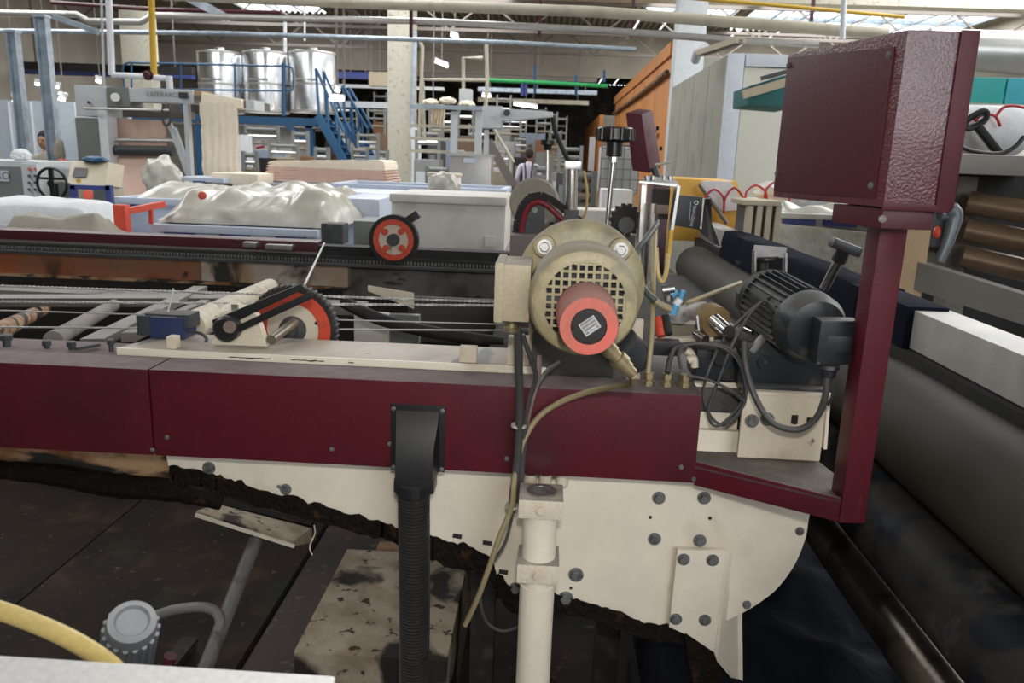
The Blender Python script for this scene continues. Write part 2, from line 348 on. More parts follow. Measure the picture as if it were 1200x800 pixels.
pipe('overhead_pipe', 'dull red pipe end at the top left behind the yellow drop pipe', [at(60, 3, 12), at(178, 11, 12), at(330, 15, 12)], .03, maroond)
for px in (480, 634, 744, 958):
    MBo = MB(); a = at(px, -10, 9.8); b = at(px, 42 if px < 900 else 24, 9.8); MBo.box(a.x-.02, a.x+.02, 9.9, 9.93, b.z, ROOF)
    tag(MBo.b('pipe_hanger', maroond), {480: 'dark red pipe hanger above the white concrete column', 634: 'dark pipe hanger at the middle of the pipes', 744: 'dark pipe hanger above the far end of the orange wall', 958: 'dark pipe hanger left of the white hanging rod'}[px], 'hanger', 'pipe hangers')
# white drop pipe, grey thin pipe, yellow drop pipe
t = T('drop_pipe', 'white plastic pipe dropping from the roof and elbowing right above the left machine', 'pipe', at(130, 90, 8))
MB().cyl(at(127, -10, 8), at(131, 88, 8), .032).b('riser', pipew, t)
MB().tube([at(131, 88, 8), at(141, 88, 8), at(165, 90, 8), at(197, 92, 8)], .026).b('elbow_run', pipew, t)
MB().cyl(at(198, 89, 8), at(199, 104, 8), .032).b('down_stub', pipew, t)
hexbolt(t, at(174, 88, 7.97), (0, -1, 0), .035, .05, maroond, 'valve_body')
pipe('thin_pipe', 'thin grey pipe hanging just left of the white drop pipe', [at(118.5, -8, 8), at(122, 102, 8)], .012, graylt)
pipe('drop_pipe', 'yellow gas pipe dropping down above the left machine', [at(177, -10, 8.1), at(180.5, 88, 8.1)], .032, yel)
# galvanised posts
for (px, w, yb, yt, l) in ((52, 13, 195, 20, 'galvanised channel post standing free, taller of the two, right'), (17, 11, 195, 38, 'galvanised channel post at the far left, shorter of the two')):
    t = T('steel_post', l, 'post', (at(px, 190, 9).x, 9, 0), 'galvanised posts')
    a = at(px, yt, 9); a.x = at(px+3, 120, 9).x; hw = w/2*9/919
    MB().box(a.x-hw, a.x-hw+.012, 9, 9.1, 0, a.z).b('flange', galv, t); MB().box(a.x+hw-.012, a.x+hw, 9, 9.1, 0, a.z).b('flange', galv, t)
    MB().box(a.x-hw+.012, a.x+hw-.012, 9.05, 9.06, 0, a.z).b('web', galv, t)
    MB().box(a.x-hw-.01, a.x+hw+.01, 8.99, 9.11, a.z, a.z+.03).b('cap_plate', galv, t)
t = tag(MB().bar(at(62, 19, 9.05), at(116, 38, 9.05), .03, .06).b('brace_bar', galv), 'diagonal galvanised brace from the tall post head down to the conduit', 'brace')
# hanging rods / vertical conduits right
pipe('hanging_rod', 'white rod with a blue collar hanging above the maroon control box', [at(989, -6, 7), at(987, 46, 7)], .022, pipew)
pipe('hanging_rod', 'thin white rod hanging in front of the left edge of the right tank', [at(334, 26, 15), at(334, 62, 15)], .03, pipew, group='thin hanging rods')
pipe('hanging_rod', 'short white rod with a sensor tip hanging above the right tank', [at(357, 0, 15), at(357, 48, 15)], .018, pipew, group='thin hanging rods')

# ================================================================ TANKS AND PLATFORM
for k, (px0, px1) in enumerate(((225, 276), (279, 330), (333, 387))):
    Y = 22.; c0 = at((px0+px1)/2, 131, Y); c1 = at((px0+px1)/2, 58, Y); r = (px1-px0)/2*Y/919
    t = T('storage_tank', ('leftmost', 'middle', 'rightmost')[k]+' of the three stainless tanks on the blue platform', 'tank', (c0.x, Y+r, c0.z), 'stainless tanks')
    o = Vector((c0.x, Y+r, c0.z)); hh = c1.z-c0.z
    MB().lathe(o, (0, 0, 1), [(0, r*.96), (.03, r), (hh-.05, r), (hh, r*.97)], 40).b('shell', tankm, t)
    for z in (.02, hh-.06, hh*.45): MB().ring(o+Vector((0, 0, z)), (0, 0, 1), r*.98, r*1.015, .05, 40).b('band', stain, t)
    MB().lathe(o+Vector((0, 0, hh)), (0, 0, 1), [(0, r*.97), (.03, r*.6), (.04, .15), (.12, .15)], 30).b('lid', tankm, t)
    for sx, sz in ((-.3, .45), (.2, .45)): MB().box(o.x+sx*r-.12, o.x+sx*r+.12, Y-.03, Y+.08, o.z+hh*(sz+.08)-.02, o.z+hh*(sz+.08)+.02).b('bracket', stain, t)
t = T('tank_platform', 'blue steel platform on posts carrying the three tanks', 'platform', (at(300, 140, 21).x, 22, 0))
a = at(150, 139, 21.); b = at(370, 139, 21.)
MB().box(a.x, b.x, 21, 24.5, a.z-.08, a.z+.08).b('deck', stain, t)
fb(150, 135, 372, 144, 20.95, .12).b('edge_beam', bluest, t)
for px in (232, 362):
    c = at(px, 145, 21); MB().box(c.x-.1, c.x+.1, 21, 21.2, 0, c.z).b('post', bluest, t)
c = at(335, 145, 21); MB().bar(c, at(362, 168, 21), .12, .12).b('knee_brace', bluest, t)
t = T('platform_railing', 'blue tube railing with rounded ends in front of the tanks', 'railing', (at(240, 100, 21.1).x, 20.8, at(240, 135, 21.1).z))
MB().tube([at(147, 104, 21.1), at(145, 97, 21.1), at(144, 80, 21.1), at(149, 74, 21.1), at(165, 74, 21.1), at(225, 75, 21.1), at(300, 77, 21.1), at(337, 78, 21.1), at(343, 84, 21.1), at(343, 102, 21.1), at(338, 106, 21.1), at(300, 106, 21.1), at(225, 105, 21.1), at(147, 104, 21.1)], .025, 8, 4).b('rail', bluest, t)
for px in (154, 212, 275, 332): MB().cyl(at(px, 74, 21.1), at(px+.5, 136, 21.1), .05 if px == 332 else .025, n=8).b('railing_post', bluest, t)
for k, (x0, y0, x1, y1, l) in enumerate(((372, 135, 405, 192, 'left blue steel stair going down from the tank platform'), (402, 143, 432, 188, 'right blue steel stair, farther, beside the white column'))):
    Y = 20.5+k*1.5; t = T('steel_stair', l, 'stairs', (at(x1, y1, Y).x, Y, 0), 'blue stairs')
    for dy in (0, .7):
        MB().bar(at(x0, y0, Y)+Vector((0, dy, 0)), at(x1, y1, Y)+Vector((0, dy, 0)), .05, .2).b('stringer', bluest, t)
        MB().cyl(at(x0-2+k*2, y0-55+k*12, Y)+Vector((0, dy, 0)), at(x1-2, y1-38, Y)+Vector((0, dy, 0)), .035, n=8).b('handrail', bluest, t)
        MB().cyl(at(x0-2+k*2, y0-55+k*12, Y)+Vector((0, dy, 0)), at(x0+2, y0, Y)+Vector((0, dy, 0)), .035, n=8).b('handrail_post', bluest, t)
        for q in (.4, .8): MB().cyl(at(x0-2+(x1-x0)*q, y0-55+k*12+(y1-y0+17-k*12)*q, Y)+Vector((0, dy, 0)), at(x0+(x1-x0)*q, y0+(y1-y0)*q, Y)+Vector((0, dy, 0)), .03, n=8).b('handrail_post', bluest, t)
    for i in range(7):
        p = at(x0+(x1-x0)*(i+.5)/7, y0+(y1-y0)*(i+.5)/7, Y); MB().box(p.x-.13, p.x+.13, Y, Y+.7, p.z-.02, p.z+.02).b('tread', bluest, t)

# extra far things on the left
t = T('concrete_column', 'pale concrete column behind the yellow drop pipe', 'column', (at(160, 100, 24).x, 24.2, 0)); MB().box(at(142, 60, 24).x, at(176, 60, 24).x, 24, 24.5, 0, 5.5, .02).b('shaft', conc, t)
t = T('service_cabin', 'white walled service cabin under the blue tank platform', 'cabin', (at(310, 180, 21.6).x, 21.8, 0))
q0, q1 = at(272, 170, 21.6), at(352, 170, 21.6); zc = at(310, 147, 21.6).z
for k in range(3): MB().box(q0.x+(q1.x-q0.x)*k/3+.01, q0.x+(q1.x-q0.x)*(k+1)/3-.01, 21.6, 22.1, 0, zc).b('wall_panel', boxw, t)
fb(299, 164, 311, 178, 21.57, .03).b('sign_plate', pipew, t)
for k in range(2): MB().hexa([at(300, 170+k*5, 21.56), at(310, 168+k*5, 21.56), at(310, 168+k*5, 21.57), at(300, 170+k*5, 21.57), at(300, 167+k*5, 21.56), at(310, 165+k*5, 21.56), at(310, 165+k*5, 21.57), at(300, 167+k*5, 21.57)]).b('sign_stripe', redh, t)
tag(MB().cyl((at(283, 170, 17).x, 17, 0), (at(283, 170, 17).x, 17, at(283, 158, 17).z), .22, n=24).b('grey_silo', graylt), 'upright grey cylinder just right of the hanging cream cloth', 'silo')
tag(MB().lathe((at(314, 192, 12).x, 12, 0), (0, 0, 1), [(0, .1), (at(314, 185, 12).z, .13)], 20).b('waste_bin', blackm), 'black waste bin below the tank platform', 'bin')
tag(MB().bar(at(222, -2, 10.5), at(262, 19, 10.5), .06, .1).b('brace_bar', galv), 'diagonal grey brace above the stainless tanks', 'brace')
# column
t = T('concrete_column', 'chipped white painted concrete column behind the machine', 'column', (at(470, 200, 18).x, 18.3, 0))
a = at(454, 130, 18.); b = at(483, 130, 18.); MB().box(a.x, b.x, 18, 18.6, 0, 4.95, .02).b('shaft', conc, t)
MB().tube([at(486, 36, 17.9), at(485, 80, 17.9), at(483, 140, 17.9), at(486, 160, 17.9)], .05).b('conduit_run', galv, t)
MB().tube([at(486, 150, 17.8), at(488, 190, 17.8), at(486, 230, 17.8)], .11).b('lagged_drain', pipew, t)
a = at(466, 30, 18)
tag(MB().box(XL, XR, 18.05, 18.5, 4.95, 5.25).b('ring_beam', conc), 'long concrete beam resting on the white column just behind the overhead pipes', 'beam')

# ================================================================ LEFT TEXTILE MACHINE
Y = 8.5
t = T('fabric_inspection_machine', 'light grey textile machine at the left with cream cloth over its arm', 'machine', (at(160, 200, Y).x, Y, 0))
fb(88, 100, 125, 136, Y, .5, .01).b('head_housing', graylt, t)
fb(90, 138, 117, 195, Y+.03, .4, .01).b('side_panel', graym, t)
fb(117, 126, 127, 200, Y-.02, .2).b('guide_column', pipew, t)
a = fb(125, 102, 151, 125, Y-.03, .3, .005).b('gearbox_plate', graym, t)
MB().cyl(at(135, 114, Y-.03), at(135, 114, Y-.08), .045).b('shaft_hub', stain, t)
fb(149, 104, 226, 120, Y-.02, .25, .005).b('arm_beam', graylt, t)
c = at(190, 111, Y-.025); text('LAFERARO', (c.x, c.y, c.z), .07, inkg, t, name='arm_lettering')
fb(209, 108, 219, 115, Y-.06, .05, .003).b('switch_box', dgrey, t)
MB().cyl(at(104, 120, Y), at(104, 120, Y-.04), .015).b('dial', black, t)
MB().cyl(at(98, 127, Y-.1), at(200, 129, Y-.1), .012, n=8).b('spreader_rod', pipes, t)
for (y0, r, m, nm) in ((164, .02, pipes, 'guide_roller'), (176, .055, dgrey, 'pressure_roller')): MB().cyl(at(129, y0, Y+.1), at(203, y0+1, Y+.1), r).b(nm, m, t)
fb(131, 130, 224, 138, Y+.3, .1).b('cross_beam', shelfm, t)
for px in (219, ): fb(px-2, 120, px+3, 215, Y, .08).b('leg', graylt, t)
MB().bar(at(203, 150, Y+.05), at(222, 205, Y+.05), .06, .06).b('brace', graylt, t)
MB().bar(at(196, 140, Y+.3), at(219, 190, Y+.3), .05, .05).b('brace', graylt, t)
MB().tube([at(192, 122, Y-.1), at(190, 135, Y-.1), at(193, 146, Y-.1), at(199, 144, Y-.1), at(200, 132, Y-.1), at(197, 122, Y-.1)], .014).b('hose_loop', hosec, t)
lab(fb(224, 106, 236, 120, Y+.01, .25).b('end_block', wood, t), 'brown end block')
MB().hexa([at(222, 117, Y), at(297, 128, Y), at(297, 128, Y)+Vector((0, .5, 0)), at(222, 117, Y)+Vector((0, .5, 0)), at(222, 111, Y), at(297, 118, Y), at(297, 118, Y)+Vector((0, .5, 0)), at(222, 111, Y)+Vector((0, .5, 0))]).b('delivery_arm', shelfm, t)
fb(288, 117, 298, 129, Y-.03, .3, .004).b('arm_end_cap', graylt, t)
# cloths
def hang(px0, px1, py0, py1, Y, m, nm, label, cat='cloth', amp=.005, f=5):
    q = MB(); a = at(px0, (py0+py1)/2, Y); b = at(px1, (py0+py1)/2, Y); z1 = at((px0+px1)/2, py0, Y).z; z0 = at((px0+px1)/2, py1, Y).z
    n, k = 36, 14; G = []
    for s_ in (0, .012):
        G.append([[q.bm.verts.new((a.x+(b.x-a.x)*i/n+.02*nz3(0, j*.4, i*.02), Y+s_+amp*math.sin(i*f/n*6.28+nz3(i*.1, j*.2)*2)*(.4+j/k), z1+(z0-z1)*j/k)) for j in range(k+1)] for i in range(n+1)])
    for g in G:
        for i in range(n):
            for j in range(k): q.bm.faces.new((g[i][j], g[i+1][j], g[i+1][j+1], g[i][j+1]))
    return tag(q.b(nm, m, sharp=80), label, cat)
q = hang(236, 279, 121, 212, Y-.08, cloth, 'hanging_cloth', 'cream cloth hanging down from the end of the delivery arm')
a = MB(); p0, p1 = at(236, 108, Y-.06), at(283, 116, Y-.06); p2, p3 = at(283, 127, Y-.08), at(235, 123, Y-.08)
dv = Vector((0, .6, 0)); a.hexa([p3, p2, p2+dv, p3+dv, p0, p1, p1+dv, p0+dv], .01); tag(a.b('folded_cloth', cloth), 'cream cloth lying over the delivery arm top', 'cloth')
hang(132, 194, 140, 172, Y+.22, clothp, 'web_cloth', 'pink cloth web running behind the rollers of the left machine', amp=.003)
q = MB(); pts = [at(137, 182, Y+.15), at(190, 182, Y+.15), at(182, 216, Y-.2), at(173, 240, Y-.3), at(139, 240, Y-.3)]
q.prism(pts, (0, .02, 0)); tag(q.b('web_cloth', clothp), 'pink cloth web below the dark roller going down into the machine', 'cloth')
# plastic bag on machine
def lump(nm, m, label, cat, px, py, Y, w, h, d=None, sd=0, amp=.25, group=None):
    c = at(px, py, Y); q = MB(); g = bmesh.ops.create_icosphere(q.bm, subdivisions=4, radius=1)['verts']; sc = Y/919; d = d or w
    for v in g:
        n_ = 1+amp*nz3(v.co.x*2+sd, v.co.y*2, v.co.z*2)+amp*.5*nz3(v.co.x*5, v.co.y*5+sd, v.co.z*5)
        v.co = Vector((v.co.x*w/2*sc*n_, v.co.y*d/2*sc*n_, v.co.z*h/2*sc*n_))+c
    return tag(q.b(nm, m, sharp=60), label, cat, group)
lump('plastic_bag', film, 'crumpled clear plastic bag in front of the pink cloth web', 'bag', 191, 210, 7.6, 44, 50, 40, 1)
# control cabinets left
Y = 6.6
t = T('control_cabinet', 'grey electrical cabinet with a lettered plate at the left edge', 'cabinet', (at(10, 230, Y).x, Y+.2, 0))
z0 = 0; a = at(-40, 210, Y); b = at(27, 210, Y); c = at(45, 210, Y); zt = at(10, 188, Y).z; zb = .2
MB().box(a.x, b.x, Y, Y+.4, zb, zt-.05, .01).b('front_panel', graym, t)
MB().box(a.x, c.x, Y+.02, Y+.6, zb, zt, .01).b('housing', graylt, t)
MB().box(b.x, c.x, Y-.01, Y+.02, zb, zt-.02, .004).b('switch_strip', graylt, t)
for px in (34, 41):
    for py in (198, 206, 214, 222): MB().cyl(at(px, py, Y-.01), at(px, py, Y-.035), .012, n=10).b('push_button', redc if py in (198, ) else black, t)
p = at(3, 206, Y); MB().box(p.x-.14, p.x+.06, Y-.012, Y, p.z-.045, p.z+.045).b('name_plate', graylt, t)
text('PRO', (p.x-.01, Y-.013, p.z), .085, inkb, t, name='plate_lettering')
for q_ in (0, 1): MB().box(a.x+.1+.5*q_, a.x+.14+.5*q_, Y+.2, Y+.24, 0, zb).b('foot', dgrey, t)
lump('cloth_bundle', clothw, 'small white cloth bundle on top of the lettered grey cabinet', 'cloth', 24, 182, 6.8, 22, 14, 20, 3)
t = T('hand_wheel', 'black three-spoke steering style hand wheel beside the grey cabinet', 'wheel', at(61, 238, 6.3))
c = at(61, 215, 6.3); rr = 18*6.3/919
q = MB(); q.tube([c+Vector((math.cos(a_)*rr, 0, math.sin(a_)*rr)) for a_ in [i*math.pi/12 for i in range(25)]], .012, 8, 0); q.b('rim', black, t)
MB().box(c.x-.018, c.x+.018, 6.29, 6.31, c.z-rr, c.z+rr).b('spoke', black, t)
MB().box(c.x-rr, c.x+rr, 6.295, 6.31, c.z+.03, c.z+.05).b('spoke', black, t)
MB().cyl(c+Vector((0, -.02, 0)), c+Vector((0, .12, 0)), .03).b('hub', black, t)
MB().box(c.x-.03, c.x+.03, 6.33, 6.5, 0, c.z).b('stand', dgrey, t)
t = T('operator_panel', 'beige sloping operator panel with a small grey screen', 'control panel', (at(100, 215, 6.8).x, 6.9, 0))
P = [at(78, 217, 6.6), at(124, 217, 6.6), at(128, 190, 6.9), at(84, 188, 6.9)]
MB().prism(P, (0, .25, -.03), .005).b('desk', beigep, t)
fb(80, 216, 126, 300, 6.62, .3).b('pedestal', beigep, t)
S2 = [at(86, 207, 6.7), at(102, 207, 6.7), at(104.5, 197, 6.8), at(89, 196, 6.8)]; MB().prism([p_+Vector((0, -.015, 0)) for p_ in S2], (0, -.006, 0)).b('screen', dgrey, t)
MB().cyl(at(92, 212, 6.6), at(92, 212, 6.55), .018).b('knob', yel, t)
lump('rag', bluest, 'dark blue rag lying on top of the beige operator panel', 'rag', 111, 187, 6.9, 28, 8, 20, 5)
lump('cloth_bundle', tarp, 'brownish rounded bundle behind the right galvanised post', 'bundle', 70, 178, 8.6, 12, 28, 12, 6)
lump('cloth_bundle', redo, 'low red-brown round bundle on the desk right of the galvanised post', 'bundle', 73, 190, 8.2, 12, 8, 12, 7)
fb(44, 190, 84, 205, 8.0, .5).b('x', dgrey).name = 'work_bench'
tag(bpy.data.objects['work_bench'], 'dark work bench behind the hand wheel', 'bench'); 
bw = bpy.data.objects['work_bench']
for v in bw.data.vertices:
    if v.co.z < .01: v.co.z -= bw.location.z
# person left (partly behind the post)
def body(t, p, h, top, bottom, back=True):
    """standing figure: skin-modifier body grown from joints, p = feet point, h = height"""
    k = h/1.75
    J = {'pelvis': (0, 0, .95), 'waist': (0, 0, 1.1), 'chest': (0, 0, 1.32), 'neck': (0, 0, 1.47), 'neck2': (0, -.01, 1.53),
         'shL': (-.18, 0, 1.42), 'elL': (-.25, .03, 1.15), 'wrL': (-.2, -.12, .98), 'hdL': (-.17, -.2, .95), 'shR': (.18, 0, 1.42), 'elR': (.25, .03, 1.15), 'wrR': (.2, -.12, .98), 'hdR': (.17, -.2, .95),
         'hipL': (-.09, 0, .9), 'knL': (-.1, -.02, .5), 'anL': (-.1, .02, .09), 'toL': (-.11, -.14, .04), 'hipR': (.09, 0, .9), 'knR': (.1, -.02, .5), 'anR': (.1, .02, .09), 'toR': (.11, -.14, .04)}
    Rr = {'pelvis': .13, 'waist': .12, 'chest': .15, 'neck': .07, 'neck2': .055, 'shL': .065, 'shR': .065, 'elL': .045, 'elR': .045, 'wrL': .03, 'wrR': .03, 'hdL': .035, 'hdR': .035, 'hipL': .09, 'hipR': .09, 'knL': .06, 'knR': .06, 'anL': .04, 'anR': .04, 'toL': .035, 'toR': .035}
    E = [('pelvis', 'waist'), ('waist', 'chest'), ('chest', 'neck'), ('neck', 'neck2')]+[e for s_ in 'LR' for e in (('chest', 'sh'+s_), ('sh'+s_, 'el'+s_), ('el'+s_, 'wr'+s_), ('wr'+s_, 'hd'+s_), ('pelvis', 'hip'+s_), ('hip'+s_, 'kn'+s_), ('kn'+s_, 'an'+s_), ('an'+s_, 'to'+s_))]
    nm = list(J); me = bpy.data.meshes.new('body'); sg = -1 if back else 1
    me.from_pydata([Vector((J[n][0]*k, -J[n][1]*k if back else J[n][1]*k, J[n][2]*k)) for n in nm], [(nm.index(a_), nm.index(b_)) for a_, b_ in E], [])
    o = bpy.data.objects.new('body', me); COL.objects.link(o); md = o.modifiers.new('s', 'SKIN')
    for i, n in enumerate(nm): me.skin_vertices[0].data[i].radius = (Rr[n]*k, Rr[n]*k*(.75 if n in ('chest', 'waist', 'pelvis') else 1))
    me.skin_vertices[0].data[0].use_root = True
    o.modifiers.new('d', 'SUBSURF').levels = 2; bpy.context.view_layer.update()
    m2 = bpy.data.meshes.new_from_object(o.evaluated_get(bpy.context.evaluated_depsgraph_get())); bpy.data.objects.remove(o)
    for m_ in (top, bottom, skin): m2.materials.append(m_)
    for f in m2.polygons:
        c = f.center; f.use_smooth = True
        f.material_index = 2 if (c.z > 1.5*k or (abs(c.x) > .14*k and c.z < 1.12*k and c.z > .8*k and abs(c.y) > .05*k)) else 1 if c.z < 1.02*k else 0
    ob = bpy.data.objects.new('body', m2); COL.objects.link(ob); ob.parent = t
    c = Vector(p)+Vector((0, 0, 1.64*k)); f_ = 1 if back else -1
    q = MB(); q.sphere(c, .1*k, 18, (.8, .95, 1.15)); q.sphere(c+Vector((0, f_*.095*k, -.01)), .017*k, 8, (.8, 1.2, 1.3)); q.sphere(c+Vector((.08*k, 0, 0)), .025*k, 8, (.4, .8, 1.2)); q.sphere(c+Vector((-.08*k, 0, 0)), .025*k, 8, (.4, .8, 1.2)); q.b('head', skin, t)
    for sx in (-.032, .032): MB().sphere(c+Vector((sx*k, f_*.087*k, .012*k)), .011*k, 8).b('eye', black, t)
    q = MB(); q.sphere(c+Vector((0, -f_*.02*k, .03*k)), .108*k, 18, (.85, .95, 1.1)); q.b('hair', hairm, t)
c = at(620, 190, 17.); 
t = T('person', 'worker in a pale shirt and dark bib trousers seen from behind far down the aisle', 'person', (c.x, 17, 0))
body(t, (c.x, 17, 0), 1.74, shirt, strapm)
for s_ in (-1, 1): MB().tube([Vector((c.x+s_*.07, 16.86, 1.0)), Vector((c.x+s_*.06, 16.83, 1.25)), Vector((c.x-s_*.0+s_*.09, 16.88, 1.46))], .018, 6).b('brace_strap', strapm, t)
c = at(53, 175, 10.2); t = T('person', 'worker in brown clothes half hidden behind the right galvanised post', 'person', (c.x, 10.2, 0))
body(t, (c.x, 10.2, 0), 1.66, tarp, strapm, back=False)

# ================================================================ BINS WITH CLOTH
def lumpy(nm, m, label, cat, px0, px1, pyt, pyb, Y, dep, sd=0, amp=.04, rag=.5, par=None, nx=60, ny=26, bh=None):
    a = at(px0, (pyt+pyb)/2, Y); b = at(px1, (pyt+pyb)/2, Y); zt = at((px0+px1)/2, pyt, Y+dep*.5).z; zb = at((px0+px1)/2, pyb, Y).z
    hgt = zt-zb
    def zf(u, v):
        e = min(1, (min(u, 1-u)/.10))**rag if u not in (0, 1) else 0
        g = min(1, (v/.25))**rag; g2 = min(1, ((1-v)/.25))**rag
        x = u*(b.x-a.x); y = v*dep
        return zb+max(0.004, hgt*(e*g*g2)*(.95+.22*nz3(x*2.2+sd, y*2))+amp*abs(nz3(x*4+sd, y*5, sd))*e*g*2.2+amp*.12*nz3(x*14, y*14, sd)*e*g)
    q = MB(); q.field(a.x, b.x, Y, Y+dep, zf, zb-.01, nx, ny); o = q.b(nm, m, sharp=70)
    return tag(o, label, cat)
def bin_(label, px0, px1, py, Y, dep, m=binp, h=None, slots=True, rim=.05):
    a = at(px0, py, Y); b = at(px1, py, Y); z = at((px0+px1)/2, py, Y).z
    t = T('laundry_bin', label, 'bin', ((a.x+b.x)/2, Y+dep/2, 0), 'cloth bins')
    w = .03
    for nm, q in (('wall_panel', (a.x+.04, b.x-.04, Y+.03, Y+.03+w)), ('wall_panel', (a.x+.04, b.x-.04, Y+dep-.06, Y+dep-.03)), ('end_panel', (a.x+.04, a.x+.07, Y+.06, Y+dep-.06)), ('end_panel', (b.x-.07, b.x-.04, Y+.06, Y+dep-.06))):
        MB().box(*q, .15, z-rim).b(nm, m, t)
    q = MB(); q.box(a.x, b.x, Y, Y+.06, z-rim, z, .008); q.box(a.x, b.x, Y+dep-.06, Y+dep, z-rim, z, .008); q.box(a.x, a.x+.06, Y+.06, Y+dep-.06, z-rim, z, .008); q.box(b.x-.06, b.x, Y+.06, Y+dep-.06, z-rim, z, .008); q.b('rim', m, t)
    MB().box(a.x+.05, b.x-.05, Y+.05, Y+dep-.05, .12, .15).b('bottom', m, t)
    if slots:
        n = max(3, int((b.x-a.x)/.35))
        for i in range(n):
            x = a.x+(b.x-a.x)*(i+.5)/n; MB().box(x-.09, x+.09, Y+.005, Y+.03, z-rim-.035, z-rim).b('blue_insert', bluep, t)
    for sx in (a.x+.15, b.x-.15):
        for sy in (Y+.12, Y+dep-.12): MB().cyl((sx-.02, sy, .06), (sx+.02, sy, .06), .06, n=14).b('castor', blackm, t)
    return t
bin_('pale blue bin with blue inserts under the large plastic-wrapped cloth pile', 176, 372, 266, 4.6, 1.0, rim=.045)
lumpy('wrapped_cloth_pile', film, 'large rumpled cloth pile under clear plastic film on the pale blue bin', 'cloth pile', 184, 392, 226, 262, 4.66, .95, 3, .05, .6)
lumpy('wrapped_cloth_pile', film, 'second plastic-covered cloth pile, lower, behind the large one', 'cloth pile', 150, 425, 219, 240, 5.9, .8, 8, .05, .6)
bin_('pale bin behind the large wrapped pile, only its rim seen left of it', 131, 420, 236, 5.85, .9)
lumpy('white_cloth_pile', clothw, 'bright white cloth pile standing tall at the left edge', 'cloth pile', -60, 98, 233, 264, 4.7, .4, 12, .02, .12)
bin_('pale bin under the bright white cloth pile at the left edge', -70, 101, 264, 4.68, .45, slots=False)
lumpy('tarp_cover', tarp, 'beige grey tarp mound at the left behind the maroon rail', 'tarp', -6, 112, 252, 275, 4.05, .3, 15, .03, 1.0)
tag(fb(-10, 275, 114, 300, 4.04, .32).b('crate', dgrey), 'dark crate under the beige grey tarp mound', 'crate')
bin_('pale blue bin carrying the peach folded cloth stack', 296, 472, 216, 8.2, 1.0)
for k in range(7):
    z = at(385, 214-k*3.3, 8.3); a = at(309+k*.8, 205, 8.3); b = at(457-k*1.2, 205, 8.3); zz = z.z
    q = MB(); q.field(a.x, b.x, 8.25+k*.01, 9.0, lambda u, v, zz=zz, k=k: zz+.028+.006*nz3(u*7+k, v*3, k)+(.05*u if k > 4 else 0)-.03*max(0, abs(u-.5)*2-.93)*10, zz, 40, 8)
    tag(q.b('folded_cloth', cloth if k > 4 else clothp, sharp=70), ('lowest', 'second lowest', 'third', 'middle', 'fifth', 'second highest, cream', 'topmost, cream')[k]+' fold of the peach cloth stack before the white column', 'cloth', 'folds of the peach cloth stack')
tag(fb(247, 203, 302, 216, 7.8, .7, .02).b('folded_cloth', cloth), 'cream cloth folded flat on the bench under the hanging cloth', 'cloth')
t = T('trolley', 'flat grey trolley with blue inserts under the hanging cream cloth', 'trolley', (at(240, 210, 7.7).x, 8.0, 0))
fb(205, 208, 262, 213, 7.65, .7).b('deck', binp, t); fb(226, 212, 240, 217, 7.64, .02).b('blue_insert', bluep, t)
for px in (209, 258): fb(px-2, 213, px+2, 330, 7.7, .06).b('leg', graylt, t)
for (a_, l_) in (((380, 225, 458, 300), 'pale blue open bin between the wrapped pile and the white metal box'), ((395, 232, 445, 300), 'inner pale blue bin right of the wrapped pile')):
    tag(fb(*a_, 6.2 if a_[0] == 380 else 5.4, .7, .03).b('storage_tub', binp), l_, 'tub')
bin_('pale blue bin with its rim just above the long white metal box', 386, 594, 218, 7.2, .9, slots=False)
# long white metal box + lid tray
t = T('metal_box', 'long warm white metal box with a pale lid behind the far rail', 'box', (at(520, 290, 4.2).x, 4.5, 0))
fb(458, 238, 592, 294, 4.2, .6, .015).b('body', boxw, t); fb(456, 229, 594, 239, 4.17, .66, .01).b('lid', boxw, t)
fb(568, 277, 580, 289, 4.185, .02).b('latch_plate', boxw, t)
a = at(458, 250, 4.2); b = at(592, 250, 4.2); MB().box(a.x+.03, b.x-.03, 4.25, 4.75, 0, at(520, 293, 4.2).z).b('base', dgrey, t)
tag(fb(414, 259, 449, 292, 3.95, .3, .01).b('junction_housing', graym), 'grey metal housing left of the long white box, behind the small red wheel', 'housing')
q = T('stand', 'dark stand carrying the grey metal housing', 'stand', (at(430, 292, 3.95).x, 4.1, 0)); a = at(430, 291.5, 3.95); MB().box(a.x-.05, a.x+.05, 4.0, 4.2, 0, a.z).b('post', dgrey, q)
# red clamp frame
Y = 4.4
t = T('clamp_frame', 'bright red-orange steel frame with two round caps between the bins', 'frame', (at(140, 272, Y).x, Y, 0))
a = at(133, 255, Y); b = at(147, 255, Y); MB().box(a.x, b.x, Y, Y+.06, 0, at(140, 240, Y).z, .004).b('upright', redc, t)
MB().bar(at(146, 248, Y+.03), at(192, 239, Y+.3), .03, .035).b('side_bar', redc, t)
MB().bar(at(177, 245, Y+.2), at(177, 262, Y+.2), .02, .02).b('side_post', redc, t)
for i, (px, py, yy) in enumerate(((103, 228, 5.2), (237, 229, 4.55))):
    tag(MB().cyl(at(px, py, yy), at(px, py, yy+.1), .032 if i == 0 else .024, bev=.006).b('red_buffer', redc), ('red round cap at the end of the bright white cloth pile', 'red round cap sticking out between the wrapped piles')[i], 'cap', 'red caps')
t = T('tube_stand', 'dark blue square tube frame behind the red-orange frame', 'frame', (at(128, 240, 5.6).x, 5.6, 0))
fb(82, 217, 128, 222, 5.6, .04).b('top_bar', bluep, t); a = at(126, 217, 5.6); MB().box(a.x-.02, a.x+.02, 5.6, 5.64, 0, a.z).b('leg', bluep, t); a = at(84, 217, 5.6); MB().box(a.x-.02, a.x+.02, 5.6, 5.64, 0, a.z).b('leg', bluep, t)
